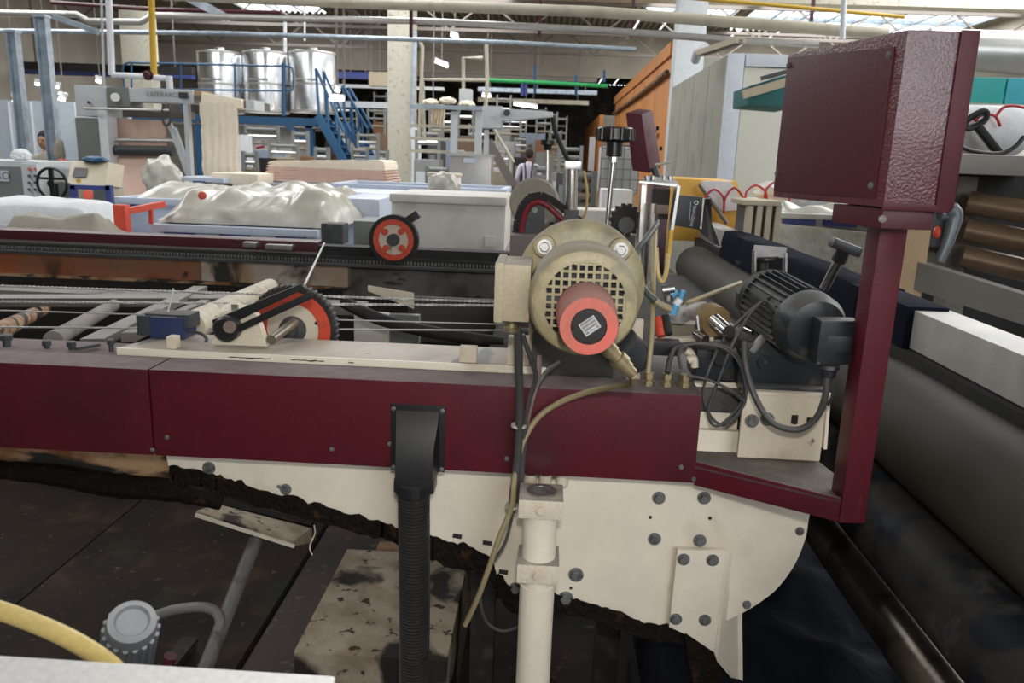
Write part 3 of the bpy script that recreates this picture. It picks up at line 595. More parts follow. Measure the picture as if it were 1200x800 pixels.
fb(110, 222, 125, 252, 5.66, .1).b('side_panel', graym, t)

# ================================================================ MIDDLE BACKGROUND
t = T('stainless_cabinet', 'stainless steel cabinet with a pale label left of the aisle', 'cabinet', (at(550, 200, 9.5).x, 9.8, 0))
fb(527, 182, 575, 232, 9.5, .5, .01).b('body', stain, t); fb(525, 180, 577, 183, 9.47, .56).b('lid', stain, t); fb(543, 185, 558, 191, 9.48, .015).b('label_plate', palew, t)
a = at(551, 232, 9.5); MB().box(a.x-.2, a.x+.2, 9.55, 9.95, 0, a.z).b('base', stain, t)
t = T('tube_gantry', 'pale steel gantry of two uprights with cross bars above the stainless cabinet', 'gantry', (at(550, 180, 12).x, 12, 0))
for px in (532, 561): a = at(px, 130, 12); MB().box(a.x-.05, a.x+.05, 12, 12.1, 0, a.z).b('upright', graylt, t)
for py in (125, 148, 163, 178): MB().box(at(480, py, 12).x, at(565, py, 12).x, 12.02, 12.06, at(520, py, 12).z-.02, at(520, py, 12).z+.02).b('cross_bar', pipeb, t)
fb(480, 123, 566, 128, 11.95, .1).b('top_bar', galv, t)
t = T('control_station', 'pale grey control box on a long cantilever arm near the aisle', 'control box', (at(578, 150, 10).x, 10, 0))
fb(565, 124, 588, 150, 10, .3, .01).b('box', graylt, t)
MB().hexa([at(588, 142, 10), at(648, 137, 10), at(648, 137, 10)+Vector((0, .2, 0)), at(588, 142, 10)+Vector((0, .2, 0)), at(588, 127, 10), at(648, 131, 10), at(648, 131, 10)+Vector((0, .2, 0)), at(588, 127, 10)+Vector((0, .2, 0))], .01).b('arm', graylt, t)
MB().tube([at(648, 135, 10.1), at(651, 155, 10.1), at(662, 180, 10.1), at(668, 190, 10.1)], .03).b('cable_hose', blackm, t)
fb(573, 133, 579, 137, 9.98, .02).b('label_plate', palew, t); MB().cyl(at(594, 132, 9.99), at(594, 132, 9.93), .04).b('joint', dgrey, t)
a = at(570, 152, 10.1); MB().box(a.x-.03, a.x+.03, 10.1, 10.16, 0, a.z).b('post', graylt, t)
tag(fb(538, 104, 552, 122, 12.6, .3, .01).b('grey_bucket', graylt), 'pale grey square duct box above the gantry', 'duct'); 
for k, (px, py) in enumerate(((505, 120), (525, 118), (547, 122))):
    lump('yellow_bowl', cloth, ('left', 'middle', 'right')[k]+' of three small yellowish covers on top of the gantry', 'cover', px, py, 12.2, 18, 8, 14, k, group='gantry covers')
hang(504, 521, 126, 149, 12.3, cloth, 'hanging_cloth', 'pale yellow cloth strip hanging inside the gantry', amp=.03)
for k, pts in enumerate(([(491, 47), (495, 55), (493, 120), (491, 165)], [(543, 120), (543, 68), (566, 68)], [(570, 50), (571, 95), (569, 128)], [(497, 165), (496, 93), (570, 94)])):
    pipe('steam_pipe', ('thin cream pipe dropping right beside the white column', 'thin cream pipe with a square bend above the gantry', 'thin cream pipe dropping onto the pale grey control box', 'thin cream pipe running level then down right of the column')[k], [at(*p_, 13) for p_ in pts], .03, pipeb, group='thin steam pipes')
pipe('overhead_pipe', 'green pipe across the hall above the aisle', [at(573, 94, 16), at(640, 97, 16), at(712, 101, 16)], .04, greenp)
for k, (px, l) in enumerate(((612, 'left'), (616, 'right'))):
    tag(MB().cyl(at(px, 98, 16), at(px, 112, 16), .035).b('blue_canister', bluep), l+' of the two small blue canisters under the green pipe', 'canister', 'blue canisters')
for k, (px, y0, y1) in enumerate(((627, 77, 110), (675, 88, 112), (708, 82, 96))): tag(MB().bar(at(px, y0, 16.2), at(px, y1, 16.2), .05, .05).b('pipe_bracket', bluest), ('blue bracket post crossing the green pipe above the aisle', 'blue bracket post at the middle of the green pipe near the orange wall', 'small blue bracket post at the right end of the green pipe')[k], 'bracket', 'pipe brackets')
# dark distant machinery: ducts, beams, lamps
for k, (x0, y0, x1, y1, Y, m, nm, l) in enumerate((
    (20, 75, 224, 84, 24, blackm, 'cable_tray', 'dark cable tray high on the left behind the posts'),
    (20, 82, 224, 89, 25, bluep, 'long_duct', 'long dark blue duct high on the left'),
    (388, 84, 432, 92, 27, bluep, 'long_duct', 'blue duct right of the stainless tanks'),
    (432, 84, 456, 101, 27, beigep, 'beige_duct', 'beige square duct left of the white column'),
    (486, 88, 700, 93, 32, shelfm, 'cable_tray', 'brown cable tray under the beige upper wall'),
    (560, 104, 700, 109, 30, galv, 'long_duct', 'pale grey duct under the green pipe'),
    (388, 100, 520, 104, 29, graylt, 'long_duct', 'thin pale duct behind the white column'),
    (390, 120, 520, 127, 22, graylt, 'long_duct', 'pale grey duct at mid height behind the blue stairs'),
    (560, 116, 690, 121, 33, pipeb, 'long_duct', 'cream duct low in the distance above the aisle'))):
    p0 = at(x0, (y0+y1)/2, Y); p1 = at(x1, (y0+y1)/2, Y); t = T(nm, l, 'duct' if 'duct' in nm else 'tray', (p0+p1)/2)
    fb(x0, y0, x1, y1, Y, .3).b('duct_body', m, t)
    for q_ in (.1, .5, .9): x = p0.x+(p1.x-p0.x)*q_; MB().box(x-.015, x+.015, Y+.1, Y+.13, at((x0+x1)/2, y0, Y).z, ROOF if Y < 34 else ROOF).b('hanger_rod', shelfm, t)
LP = [((602, 122), (630, 126), 30, 'warm lit tube lamp over the aisle'), ((386, 116), (403, 117), 20, 'lit tube lamp right of the stainless tanks'), ((42, 98), (68, 102), 20, 'lit tube lamp behind the galvanised posts'),
      ((113, 73-75+96), (118, 73-75+98), 20, 'small lit lamp right of the galvanised posts'), ((510, 72), (525, 78), 26, 'bright lamp high on the beige wall right of the white column'), ((528, 41), (537, 44), 26, 'bright lamp just under the corrugated roof'),
      ((16, 117), (20, 118), 14, 'small lit lamp at the left edge near the short post'), ((70, 115), (75, 117), 14.5, 'small lit lamp above the grey partition'), ((565, 112), (575, 113), 28, 'small round lit lamp above the control arm'), ((393, 105), (398, 107), 20, 'small round lit lamp beside the blue stairs')]
for (a, b, Y, l) in LP:
    p = at(*a, Y); q_ = at(*b, Y)
    t = T('tube_lamp', l, 'lamp', (p+q_)/2, 'lit lamps'); MB().bar(p, q_, .08, .07).b('tube', lampm, t); MB().bar(p+Vector((0, .05, .09)), q_+Vector((0, .05, .09)), .2, .06).b('housing', graylt, t); c_ = (p+q_)/2; MB().box(c_.x-.01, c_.x+.01, c_.y+.05, c_.y+.07, c_.z+.1, ROOF).b('hanger_rod', shelfm, t)
    point('lamp_glow', (p+q_)/2+Vector((0, -.3, -.2)), 8, .15, (1, .95, .85))
# clutter of distant machines
R.seed(11); cols = [('grey', graym), ('brown', mat('dim_brown', (.16, .10, .06), .7)), ('dark', dgrey), ('beige', mat('dim_beige', (.25, .21, .15), .7)), ('pale blue', mat('dim_blue', (.22, .27, .36), .6)), ('steel', mat('dim_steel', (.3, .3, .3), .5, .5)), ('rusty', mat('dim_rust', (.18, .08, .035), .7)), ('black', blackm)]
spots = [(395, 160, 30, 40, 24), (430, 170, 26, 30, 21), (440, 150, 22, 50, 26), (500, 175, 30, 46, 16), (512, 205, 30, 20, 13), (590, 165, 40, 60, 26), (640, 160, 26, 60, 24), (668, 190, 30, 40, 15), (585, 195, 26, 40, 18), (655, 195, 18, 36, 19),
         (305, 165, 40, 36, 23), (330, 180, 36, 26, 17), (350, 170, 20, 34, 18), (262, 165, 30, 60, 25), (410, 200, 26, 20, 14), (635, 205, 22, 22, 12), (680, 215, 40, 30, 9), (290, 190, 20, 26, 13), (420, 185, 20, 24, 19), (600, 150, 34, 40, 30),
         (655, 150, 20, 30, 30), (520, 150, 34, 44, 22), (447, 190, 14, 30, 16), (375, 185, 18, 26, 16), (560, 170, 24, 50, 24), (405, 130, 26, 30, 28), (445, 128, 16, 40, 30), (510, 155, 18, 60, 18), (590, 128, 18, 34, 27), (625, 140, 30, 30, 31), (650, 175, 16, 46, 22), (610, 180, 16, 40, 25), (545, 150, 20, 60, 20), (480, 160, 14, 60, 19)]
spots.sort()
ORD = 'first second third fourth fifth sixth seventh eighth ninth tenth eleventh twelfth thirteenth fourteenth fifteenth sixteenth seventeenth eighteenth nineteenth twentieth twenty-first twenty-second twenty-third twenty-fourth twenty-fifth twenty-sixth twenty-seventh twenty-eighth twenty-ninth thirtieth thirty-first thirty-second thirty-third last'.split()
for i, (px, py, w, h, Y) in enumerate(spots):
    if px < 380: Y = min(Y, 19.6)
    cn, m = cols[(i*5+2) % 8]; a = at(px-w/2, py, Y); b = at(px+w/2, py, Y); zt = at(px, py-h/2, Y).z; d = .6
    where = 'left of the white column' if px < 450 else 'right of the white column' if px < 580 else 'down the aisle'
    t = T('distant_machine', f'{cn} far off machine cabinet, {ORD[i]} from the left', 'machine', ((a.x+b.x)/2, Y+d/2, 0), 'distant machine cabinets')
    MB().box(a.x, b.x, Y, Y+d, .1, zt*.72, .02).b('lower_case', m, t)
    for sx in (a.x, b.x-.06): MB().box(sx, sx+.06, Y+.1, Y+.2, zt*.72, zt).b('upright', graym, t)
    for q_ in (.80, .88, .96): MB().cyl((a.x+.03, Y+.15, zt*q_), (b.x-.03, Y+.15, zt*q_), .03+.02*R.random(), n=8).b('roller', (graym, steel, cols[3][1])[int(q_*100) % 3], t)
    MB().box(a.x+.05, (a.x+b.x)/2, Y-.02, Y, zt*.3, zt*.6).b('door', (graym, cols[3][1], cols[1][1], graylt)[i % 4], t)
    MB().box(a.x, b.x, Y, Y+d, 0, .1).b('plinth', blackm, t)
# stair in aisle
t = T('steel_stair', 'small grey stair with handrail left of the worker in the aisle', 'stairs', (at(590, 210, 13).x, 13, 0))
MB().bar(at(572, 165, 13), at(602, 218, 13), .04, .14).b('stringer', shelfm, t); MB().cyl(at(578, 150, 13), at(602, 190, 13), .025, n=8).b('handrail', pipeb, t)
for k in range(3): MB().cyl(at(582+k*8, 158+k*13, 13), at(582+k*8, 186+k*13, 13), .018, n=8).b('handrail_post', pipeb, t)
t = T('round_drum', 'two-lobed cream drum with a plastic wrap top in front of the stainless cabinet', 'drum', (at(518, 215, 6.5).x, 6.7, 0))
a = at(517, 207, 6.5); MB().cyl((a.x, 6.7, 0), (a.x, 6.7, a.z), .14, bev=.01).b('body', boxw, t); MB().cyl((a.x, 6.7, a.z), (a.x, 6.7, a.z+.03), .15, bev=.01).b('lid', cream, t)
lump('plastic_bag', film, 'clear plastic bag slumped on the cream drum', 'bag', 521, 217, 6.3, 34, 30, 22, 9)

# ================================================================ RIGHT BACKGROUND
# orange enclosure
t = T('orange_enclosure', 'long orange painted machine enclosure receding down the right of the aisle', 'enclosure', (3.0, 22, 0))
o16 = at(789, 49, 16.); X0 = o16.x; zt = o16.z
y = 16.
while y < 29.5:
    MB().box(X0, X0+.12, y+.02, y+2.2, .15, zt-.25, .01).b('wall_panel', orangew, t); y += 2.25
MB().box(X0-.05, X0+.2, 16, 29.5, zt-.25, zt).b('top_rail', orangew, t)
MB().box(X0+.0, X0+.1, 16, 29.5, 0, .15).b('plinth', blackm, t)
MB().box(X0+.12, X0+3.5, 16.02, 29.5, .15, zt-.27).b('core', greyw, t)
MB().tube([Vector((X0-.08, 16, zt-.55)), Vector((X0-.08, 21, zt-.6)), Vector((X0-.08, 29, zt-.6))], .05).b('conduit_run', rust2, t)
MB().tube([Vector((X0-.1, 17, 2.2)), Vector((X0-.1, 22, 2.0)), Vector((X0-.12, 26, 2.1)), Vector((X0-.3, 29, 2.0))], .04).b('cable_run', shelfm, t)
fb(690, 160, 697, 200, 26, .05).b('pale_door', graylt, t)
t = T('orange_enclosure', 'farther, lower orange enclosure continuing beyond the first one', 'enclosure', (2.5, 36, 0))
for k in range(6): MB().box(X0-.5, X0-.35, 30+k*2.25, 32.2+k*2.25, 0, zt-.6, .01).b('wall_panel', orangew, t)
MB().box(X0-.35, X0+2.5, 30, 43.4, 0, zt-.62).b('core', greyw, t)
# grey & ivory booth
bx = at(848, 130, 9.).x; bz = at(848, 62, 9.).z
t = T('ivory_booth', 'tall ivory walled booth with a grimy grey side, right of the orange enclosure', 'booth', (bx+2, 10.5, 0))
MB().box(bx+.02, bx+5.2, 9.04, 13, 0, bz-.02).b('core', greyw, t)
for k in range(4): MB().box(bx+.0, bx+.03, 9.05+k*1.0, 10.03+k*1.0, .02, bz-.01, .004).b('side_panel', greyw, t)
for k in range(5): MB().box(bx+.18+k*.95, bx+1.11+k*.95, 9.0, 9.05, .02, bz-.14, .004).b('front_panel', whitew, t)
lab(MB().box(bx, bx+.17, 8.98, 9.05, 0, bz, .004).b('corner_trim', palew, t), 'pale corner trim'); MB().box(bx+.18, bx+5.2, 8.98, 9.05, bz-.13, bz, .004).b('top_trim', palew, t)
a = at(772, 60, 15); tag(MB().box(X0-.02, X0+.5, 15.4, 15.9, 0, 5.2, .01).b('concrete_column', graylt), 'pale column at the near end of the orange enclosure', 'column')
t = T('ceiling_lamp', 'unlit wooden-looking tube lamp hanging over the grey booth side', 'lamp', at(847, 54, 8))
MB().bar(at(822, 62, 8.2), at(868, 47, 7.4), .1, .05).b('housing', beigep, t); MB().bar(at(822, 63.5, 8.2), at(868, 49, 7.4), .04, .04).b('tube', shelfm, t)
pipe('lamp_bracket', 'pale pipe stub left of the unlit lamp', [at(815, 70, 8.6), at(818, 60, 8.4), at(826, 56, 8.2)], .05, pipew)
# IBC / caged tank
t = T('caged_tank', 'white liquid tank in a thin wire cage behind the small maroon box', 'tank', (at(722, 200, 9).x, 9.3, 0))
fb(704, 172, 748, 226, 9, .5, .02).b('tank', brick, t)
for k in range(6): a = at(704+k*8.8, 200, 8.95); MB().box(a.x-.006, a.x+.006, 8.94, 8.96, at(720, 226, 9).z, at(720, 170, 9).z).b('cage_bar', graym, t)
for k in range(5): a = at(720, 174+k*12, 8.95); MB().box(at(703, 200, 9).x, at(749, 200, 9).x, 8.94, 8.96, a.z-.006, a.z+.006).b('cage_bar', graym, t)
a = at(724, 226, 9); MB().box(a.x-.22, a.x+.22, 9, 9.5, 0, a.z).b('pallet', wood, t)
# crates in the middle right
for k, (x0, y0, x1, y1, Y, m, l) in enumerate(((700, 222, 735, 420, 6.0, clothw, 'white and yellow printed bag behind the threaded rod'), (655, 246, 720, 460, 5.0, boxw, 'pale box behind the chrome cylinder'), (757, 206, 776, 480, 4.6, maroond, 'dull purple panel left of the chrome bracket'))):
    tag(fb(x0, y0, x1, y1, Y, .3, .01).b(('printed_bag', 'pale_box', 'purple_panel')[k], m), l, 'bag' if k == 0 else 'box' if k == 1 else 'panel')
# right machine with orange bucket, hoses
t = T('amber_tub', 'amber yellow plastic tub holding white cloth behind the black sensor', 'tub', (at(835, 270, 5).x, 5.3, .3))
MB().hexa([at(785, 282, 5), at(882, 285, 5), at(888, 285, 5)+Vector((0, .6, 0)), at(785, 282, 5)+Vector((0, .6, 0)), at(787, 208, 5), at(864, 212, 5), at(866, 212, 5)+Vector((0, .6, 0)), at(787, 208, 5)+Vector((0, .6, 0))], .02).b('shell', yel2, t)
tag(MB().prism([at(822, 212, 4.95), at(856, 212, 4.95), at(876, 245, 4.95), at(848, 248, 4.95), at(836, 240, 4.95)], (0, .03, 0), .006).b('cloth_flap', mat('bright_cloth', (.85, .84, .84), .8)), 'white cloth flap over the front of the amber tub', 'cloth')
tag(MB().cyl(at(820, 216, 4.9), at(852, 262, 4.85), .012, n=8).b('stick', shelfm), 'thin brown stick leaning on the amber tub', 'stick')
for k, (x0, x1, yt, yb, Y) in enumerate(((825, 849, 222, 244, 4.88), (848, 873, 220, 250, 4.88), (873, 899, 217, 238, 5.2), (896, 925, 213, 236, 5.2))):
    pipe('red_hose', ('first', 'second', 'third', 'last')[k]+' red hose loop from the left above the amber tub and slatted crate', [at(x0, yb, Y), at(x0+2, (yt+yb)/2-3, Y), at((x0+x1)/2, yt, Y), at(x1-2, (yt+yb)/2-3, Y), at(x1, yb, Y)], .007, redh, 'hose', 6, 'red hose loops')
t = T('slatted_crate', 'beige crate with dark vertical slots right of the amber tub', 'crate', (at(895, 260, 5.2).x, 5.5, 0))
fb(872, 240, 914, 290, 4.18, .2).b('shell', dgrey, t)
for k in range(4): fb(874+k*11, 241, 881+k*11, 292, 4.13, .05, .003).b('slat', beigep, t)
fb(870, 235, 916, 241, 4.12, .27, .005).b('rim', beigep, t)
lump('cloth_bundle', clothw, 'white cloth heap on the slatted crate beside the maroon control box', 'cloth', 918, 226, 5.45, 62, 26, 40, 20, .3)
tag(fb(884, 234, 912, 262, 5.6, .3, .01).b('steel_block', boxw), 'pale block behind the slatted crate', 'block')
t = bin_('pale bin with a violet rim under clear wrap, below the maroon control box', 914, 1060, 252, 4.5, .6, m=boxw, rim=.03)
lumpy('wrapped_cloth_pile', film, 'plastic-wrapped cloth pile in the pale bin under the maroon control box', 'cloth pile', 918, 1058, 244, 268, 4.56, .5, 31, .05, .6)
tag(MB().prism([at(912, 262, 4.45), at(1050, 276, 4.45), at(1050, 335, 4.45), at(912, 310, 4.45)], (0, .03, 0), .004).b('film_skirt', mat('milky_film', (.72, .68, .58), .35, dirt=[((.55, .50, .38), 5, .5, .65)], bump=(12, .8, .02))), 'plastic film hanging down in front of the pale bin at the right', 'film')
tag(fb(940, 215, 990, 262, 6.4, .4, .02).b('pale_cabinet', graylt), 'pale grey cabinet seen below the maroon control box', 'cabinet')
# teal machine
t = T('teal_machine', 'teal painted machine hood at the right edge above the white wrapped roll', 'machine', (at(1165, 120, 5).x, 5.3, 0))
a0 = MB(); fb(1112, 90, 1178, 121, 5, .8, .01).b('hood_panel', tealm, t); fb(1179, 92, 1260, 123, 5, .8, .01).b('hood_panel', tealb, t); fb(1112, 122, 1260, 128, 4.98, .8).b('hood_lip', pipeb, t)
a = at(1240, 125, 5.2); MB().box(a.x, a.x+.1, 5.3, 5.4, 0, a.z).b('leg', shelfm, t)
t = T('teal_hood', 'dark teal lamp hood left of the maroon control box', 'hood', at(895, 110, 6.2))
MB().hexa([at(876, 123, 6.2), at(930, 127, 6.2), at(930, 127, 6.2)+Vector((0, .5, 0)), at(876, 123, 6.2)+Vector((0, .5, 0)), at(877, 101, 6.2), at(930, 85, 6.2), at(930, 85, 6.2)+Vector((0, .5, 0)), at(877, 101, 6.2)+Vector((0, .5, 0))], .01).b('shade', dteal, t)
MB().bar(at(871, 111, 6.1), at(922, 96, 6.1), .06, .06).b('front_bar', beigep, t); MB().bar(at(892, 92, 6.15), at(922, 84, 6.15), .03, .03).b('top_bar', dgrey, t)
fb(905, 88, 920, 96, 6.3, .1).b('top_block', boxw, t); p = at(925, 100, 6.5); MB().box(p.x, p.x+.05, 6.5, 6.55, 0, p.z).b('stand', dgrey, t)
a = MB(); p = at(1190, 62, 6.4); q_ = at(1090, 58, 6.4)
tag(MB().cyl(at(1085, 58, 6.4), at(1300, 66, 6.2), .15, n=28).b('ventilation_duct', pipes), 'fat round silvery duct at the top right behind the control box', 'duct')
tag(fb(1100, 80, 1260, 90, 6.3, .2).b('roof_beam', pipeb), 'cream horizontal beam between the silvery duct and the teal hood', 'beam')
# wrapped roll
tag(MB().cyl(at(1105, 152, 4.1), at(1196, 154, 4.1), .12, bev=.03, n=30).b('wrapped_roll', clothw), 'white wrapped roll lying on the grey roller frame at the right', 'roll')
for k, pts in enumerate(([(1096, 150), (1112, 150), (1117, 163)], [(1142, 142), (1152, 134), (1166, 136), (1172, 148)], [(1167, 136), (1176, 126), (1190, 124), (1206, 128)], [(1136, 136), (1146, 142), (1152, 152)])):
    pipe('red_hose', ('short red hose left on the white roll beside the control box', 'red hose loop at the middle of the white roll', 'red hose loop at the right edge over the white roll', 'small red hose end on the white roll')[k], [at(*p_, 3.95) for p_ in pts], .007, redh, 'hose', 6, 'red hose loops on the roll')
t = T('paddle', 'black plastic paddle handle sticking up in front of the white roll', 'handle', at(1168, 180, 3.9))
q = MB(); c = at(1144, 142, 3.9)
q.tube([at(1130, 148, 3.9), at(1134, 140, 3.9), at(1153, 130, 3.9), at(1156, 136, 3.9), at(1150, 144, 3.9), at(1136, 150, 3.9), at(1130, 148, 3.9)], .016, 8, 5); q.b('loop', black, t)
MB().cyl(at(1146, 148, 3.9), at(1171, 180, 3.9), .022, n=10).b('shaft', black, t); MB().cyl(at(1120, 131, 3.9), at(1132, 149, 3.9), .018, n=10).b('grip', black, t)
pipe('black_cable', 'black cable lying on the grey roller frame behind the paddle', [at(1118, 176, 3.8), at(1125, 172, 3.8), at(1140, 177, 3.8), at(1170, 180, 3.8), at(1188, 173, 3.8), at(1200, 160, 3.8)], .01, black, 'cable', 6)
# roller frame
t = T('roller_frame', 'grey metal frame holding dark bronze rollers at the right edge', 'frame', (at(1170, 350, 3.2).x, 3.6, 0))
a = at(1085, 190, 3.2); b = at(1290, 195, 3.2)
fb(1085, 182, 1290, 206, 3.2, .7, .006).b('top_beam', shelfm, t)
MB().bar(at(1070, 320, 3.0), at(1300, 392, 2.7), .1, .10).b('lower_beam', shelfm, t)
fb(1113, 206, 1136, 345, 3.35, .3, .004).b('side_panel', mat('dark_brown_panel', (.11, .09, .07), .7), t)  # side panel in one plain dark brown
for k, (y0, y1) in enumerate(((240, 250), (272, 288), (303, 327))):
    MB().cyl(at(1135-k*3, y0-3, 3.3), at(1300, y1+14-k*1, 3.05), .046, n=24).b('roller', rollb, t)
fb(1085, 206, 1300, 400, 3.75, .1).b('back_panel', blackm, t)
for px in (1110, 1290): a = at(px, 380, 3.3); MB().box(a.x, a.x+.08, 3.35, 3.45, 0, a.z+.2).b('leg', shelfm, t)
fb(1092, 232, 1108, 290, 3.4, .2, .01).b('gear_case', dgrey, t)
lab(MB().sphere(at(1098, 272, 3.35), .02, sc=(.8, .8, 1.3)).b('marker_lamp', redc, t), 'orange marker lamp')
tag(fb(1056, 262, 1086, 350, 2.95, .04, .003).b('tan_board', wood), 'upright tan board right behind the maroon post', 'board')
bpy.data.objects['tan_board']
# ================================================================ FOREGROUND MACHINE
BY = 1.35; ZT = 1.152; ZB = .985
# --- side beam
t = T('side_beam', 'long maroon painted machine side beam with two cover panels', 'beam', (-.3, 1.4, ZB))
xj = at(177, 480, BY).x; xe = at(818, 520, BY).x
lab(MB().box(-1.9, xj-.0015, BY, BY+.09, ZB, ZT, .003).b('cover_panel', maroon, t), 'left maroon cover panel'); lab(MB().box(xj+.0015, xe, BY, BY+.09, ZB, ZT, .003).b('cover_panel', maroon, t), 'right maroon cover panel')
for px, py in ((798, 547), (196, 512), (179, 527), (389, 526), (457, 520), (594, 537), (813, 561)):
    p = at(px, py, BY); q = MB(); q.lathe(p, (0, -1, 0), [(0, .0045), (.002, .0045), (.0035, .003)], 12); q.b('screw', bolt, t)
tag(MB().box(-1.9, -.02, BY+.092, BY+.20, ZT-.05, ZT-.004, .003).b('back_ledge', maroon), 'dusty maroon ledge behind the side beam', 'ledge')
tag(MB().box(-.02, .50, BY+.092, BY+.36, ZT-.06, ZT-.012, .003).b('deck_plate', mat('dusty_dark_deck', (.07, .065, .06), .7, dirt=[((.13, .12, .105), 14, .5, .7), (BLK, 20, .62, .7)])), 'dark dusty deck plate under the fittings right of the main motor', 'plate')
# things on the left ledge
for k, (px, py, w) in enumerate(((8, 402, 8), (54, 395, 6), (83, 397, 6), (130, 403, 5))):
    p = at(px, py, BY+.13); t = T('bolt_stud', ('first', 'second', 'third', 'fourth')[k]+' dark bolt head from the left on the beam ledge', 'bolt', (p.x, BY+.13, ZT-.004), 'ledge bolts')
    h = .006+(.008 if k in (0, 3) else 0)
    MB().cyl((p.x, BY+.13, ZT-.004), (p.x, BY+.13, ZT-.004+h), w*.0016*.6, n=12).b('shank', dgrey, t); MB().lathe((p.x, BY+.13, ZT-.004+h), (0, 0, 1), [(0, w*.0016), (.009, w*.0016), (.011, w*.0012)], 6).b('head', dgrey, t)
tag(MB().bar((at(85, 405, BY+.1).x, BY+.11, ZT+.003), (at(98, 400, BY+.1).x, BY+.15, ZT+.003), .012, .006).b('loose_key', dgrey), 'small dark loose key lying on the beam ledge', 'key')
# --- white mounting rail
t = T('mounting_rail', 'cream peeling painted mounting rail bolted along the top of the side beam', 'rail', (-.4, 1.5, ZT))
xa = at(140, 410, 1.46).x; xb = at(640, 430, 1.46).x
za = ZT-.004
MB().hexa([(xa, 1.455, za), (xb, 1.455, za), (xb, 1.60, za), (xa+.03, 1.60, za), (xa, 1.455, za+.014), (xb, 1.455, za+.014), (xb, 1.60, za+.014), (xa+.03, 1.60, za+.014)], .002).b('top_plate', creamtop, t)
lab(MB().box(xa, xb, 1.450, 1.4545, ZT-.003, ZT+.011).b('front_strip', creamp, t), 'bright white front edge')
for (px, py, w, h, lb) in ((203, 411, 7, 12, 1), (549, 409, 13, 15, 0), (608, 405, 16, 28, 0), (645, 436, 8, 14, 1), (664, 436, 7, 13, 1)):
    p = at(px, py, 1.47); s_ = 1.47/919
    MB().box(p.x-w*s_*.8, p.x+w*s_*.8, 1.462, 1.485, ZT+.0105, ZT+.012+1.2*h*s_, .002).b('stop_block', cream, t)
for (x0, x1) in ((268, 318), (340, 380), (408, 415)):
    p, q_ = at(x0, 424, 1.449), at(x1, 427, 1.449); n_ = 12
    MB().prism([Vector((p.x+(q_.x-p.x)*i/n_, 1.4495, ZT+.004+.0025*abs(nz3(i*.7, x0)))) for i in range(n_+1)]+[Vector((q_.x-(q_.x-p.x)*i/n_, 1.4495, ZT+.003-.0025*abs(nz3(i*.9, x0+5)))) for i in range(n_+1)], (0, -.0006, 0)).b('paint_chip', blackm, t)
# --- blue sensor
t = T('limit_sensor', 'small dark blue box sensor on the mounting rail', 'sensor', at(190, 396, 1.56))
def fp(px0, py0, px1, py1, Y, d, nm, m, t, bev=.002): return fb(px0, py0, px1, py1, Y, d, bev).b(nm, m, t)
fp(176, 372, 215, 397, 1.54, .06, 'case', bluebox, t); fp(160, 370, 177, 393, 1.545, .05, 'end_cap', dgrey, t); fp(207, 369, 222, 385, 1.545, .05, 'cable_cap', dgrey, t)
fp(170, 368, 208, 373, 1.55, .05, 'lid', dgrey, t, .001)
MB().tube([at(222, 388, 1.56), at(236, 391, 1.55), at(242, 398, 1.54), at(234, 405, 1.53), at(205, 403, 1.52)], .0035).b('lead', hosec, t)
MB().cyl(at(196, 369, 1.57), at(203, 338, 1.6), .002, n=8).b('feeler_rod', rope, t)
# --- bearing block with lever
t = T('bearing_block', 'triangular cream bearing block on the mounting rail under the black lever', 'bearing block', at(280, 405, 1.5))
MB().prism([at(247, 403, 1.5), at(313, 406, 1.5), at(300, 368, 1.5), at(257, 367, 1.5)], (0, .02, 0), .002).b('plate', cream, t)
MB().cyl(at(276, 374, 1.53), at(276, 374, 1.55), .035, n=28).b('round_boss', cream, t)
MB().box(at(273, 370, 1.53).x, at(280, 370, 1.53).x, 1.524, 1.53, at(276, 370, 1.53).z, at(276, 356, 1.53).z).b('slot_bar', steel, t)
MB().cyl(at(318, 398, 1.50), at(345, 378, 1.62), .010).b('pivot_shaft', mat('grease_shaft', (.2, .17, .13), .4, .5), t)
t = T('crank_lever', 'black grooved crank lever lying diagonally over the large red wheel', 'lever', at(270, 388, 1.47))
MB().hexa([at(253, 388, 1.48), at(358, 338, 1.48), at(358, 338, 1.50), at(253, 388, 1.50), at(248, 375, 1.48)+Vector((0, 0, 0)), at(352, 325, 1.48)+Vector((0, 0, -.012)), at(352, 325, 1.5)+Vector((0, 0, -.012)), at(248, 375, 1.5)], .003).b('arm', black, t)
MB().hexa([at(270, 394, 1.475), at(368, 349, 1.475), at(368, 349, 1.495), at(270, 394, 1.495), at(266, 387, 1.475), at(364, 341, 1.475), at(364, 341, 1.495), at(266, 387, 1.495)], .002).b('arm_lip', black, t)
MB().lathe(at(269, 383, 1.49), (0, -1, 0), [(0, .026), (.02, .026), (.026, .021)], 20).b('hub', black, t)
lab(MB().cyl(at(269, 383, 1.47), at(269, 383, 1.46), .012).b('shaft_end', mat('copper_end', (.13, .08, .055), .6), t), 'brownish shaft end')
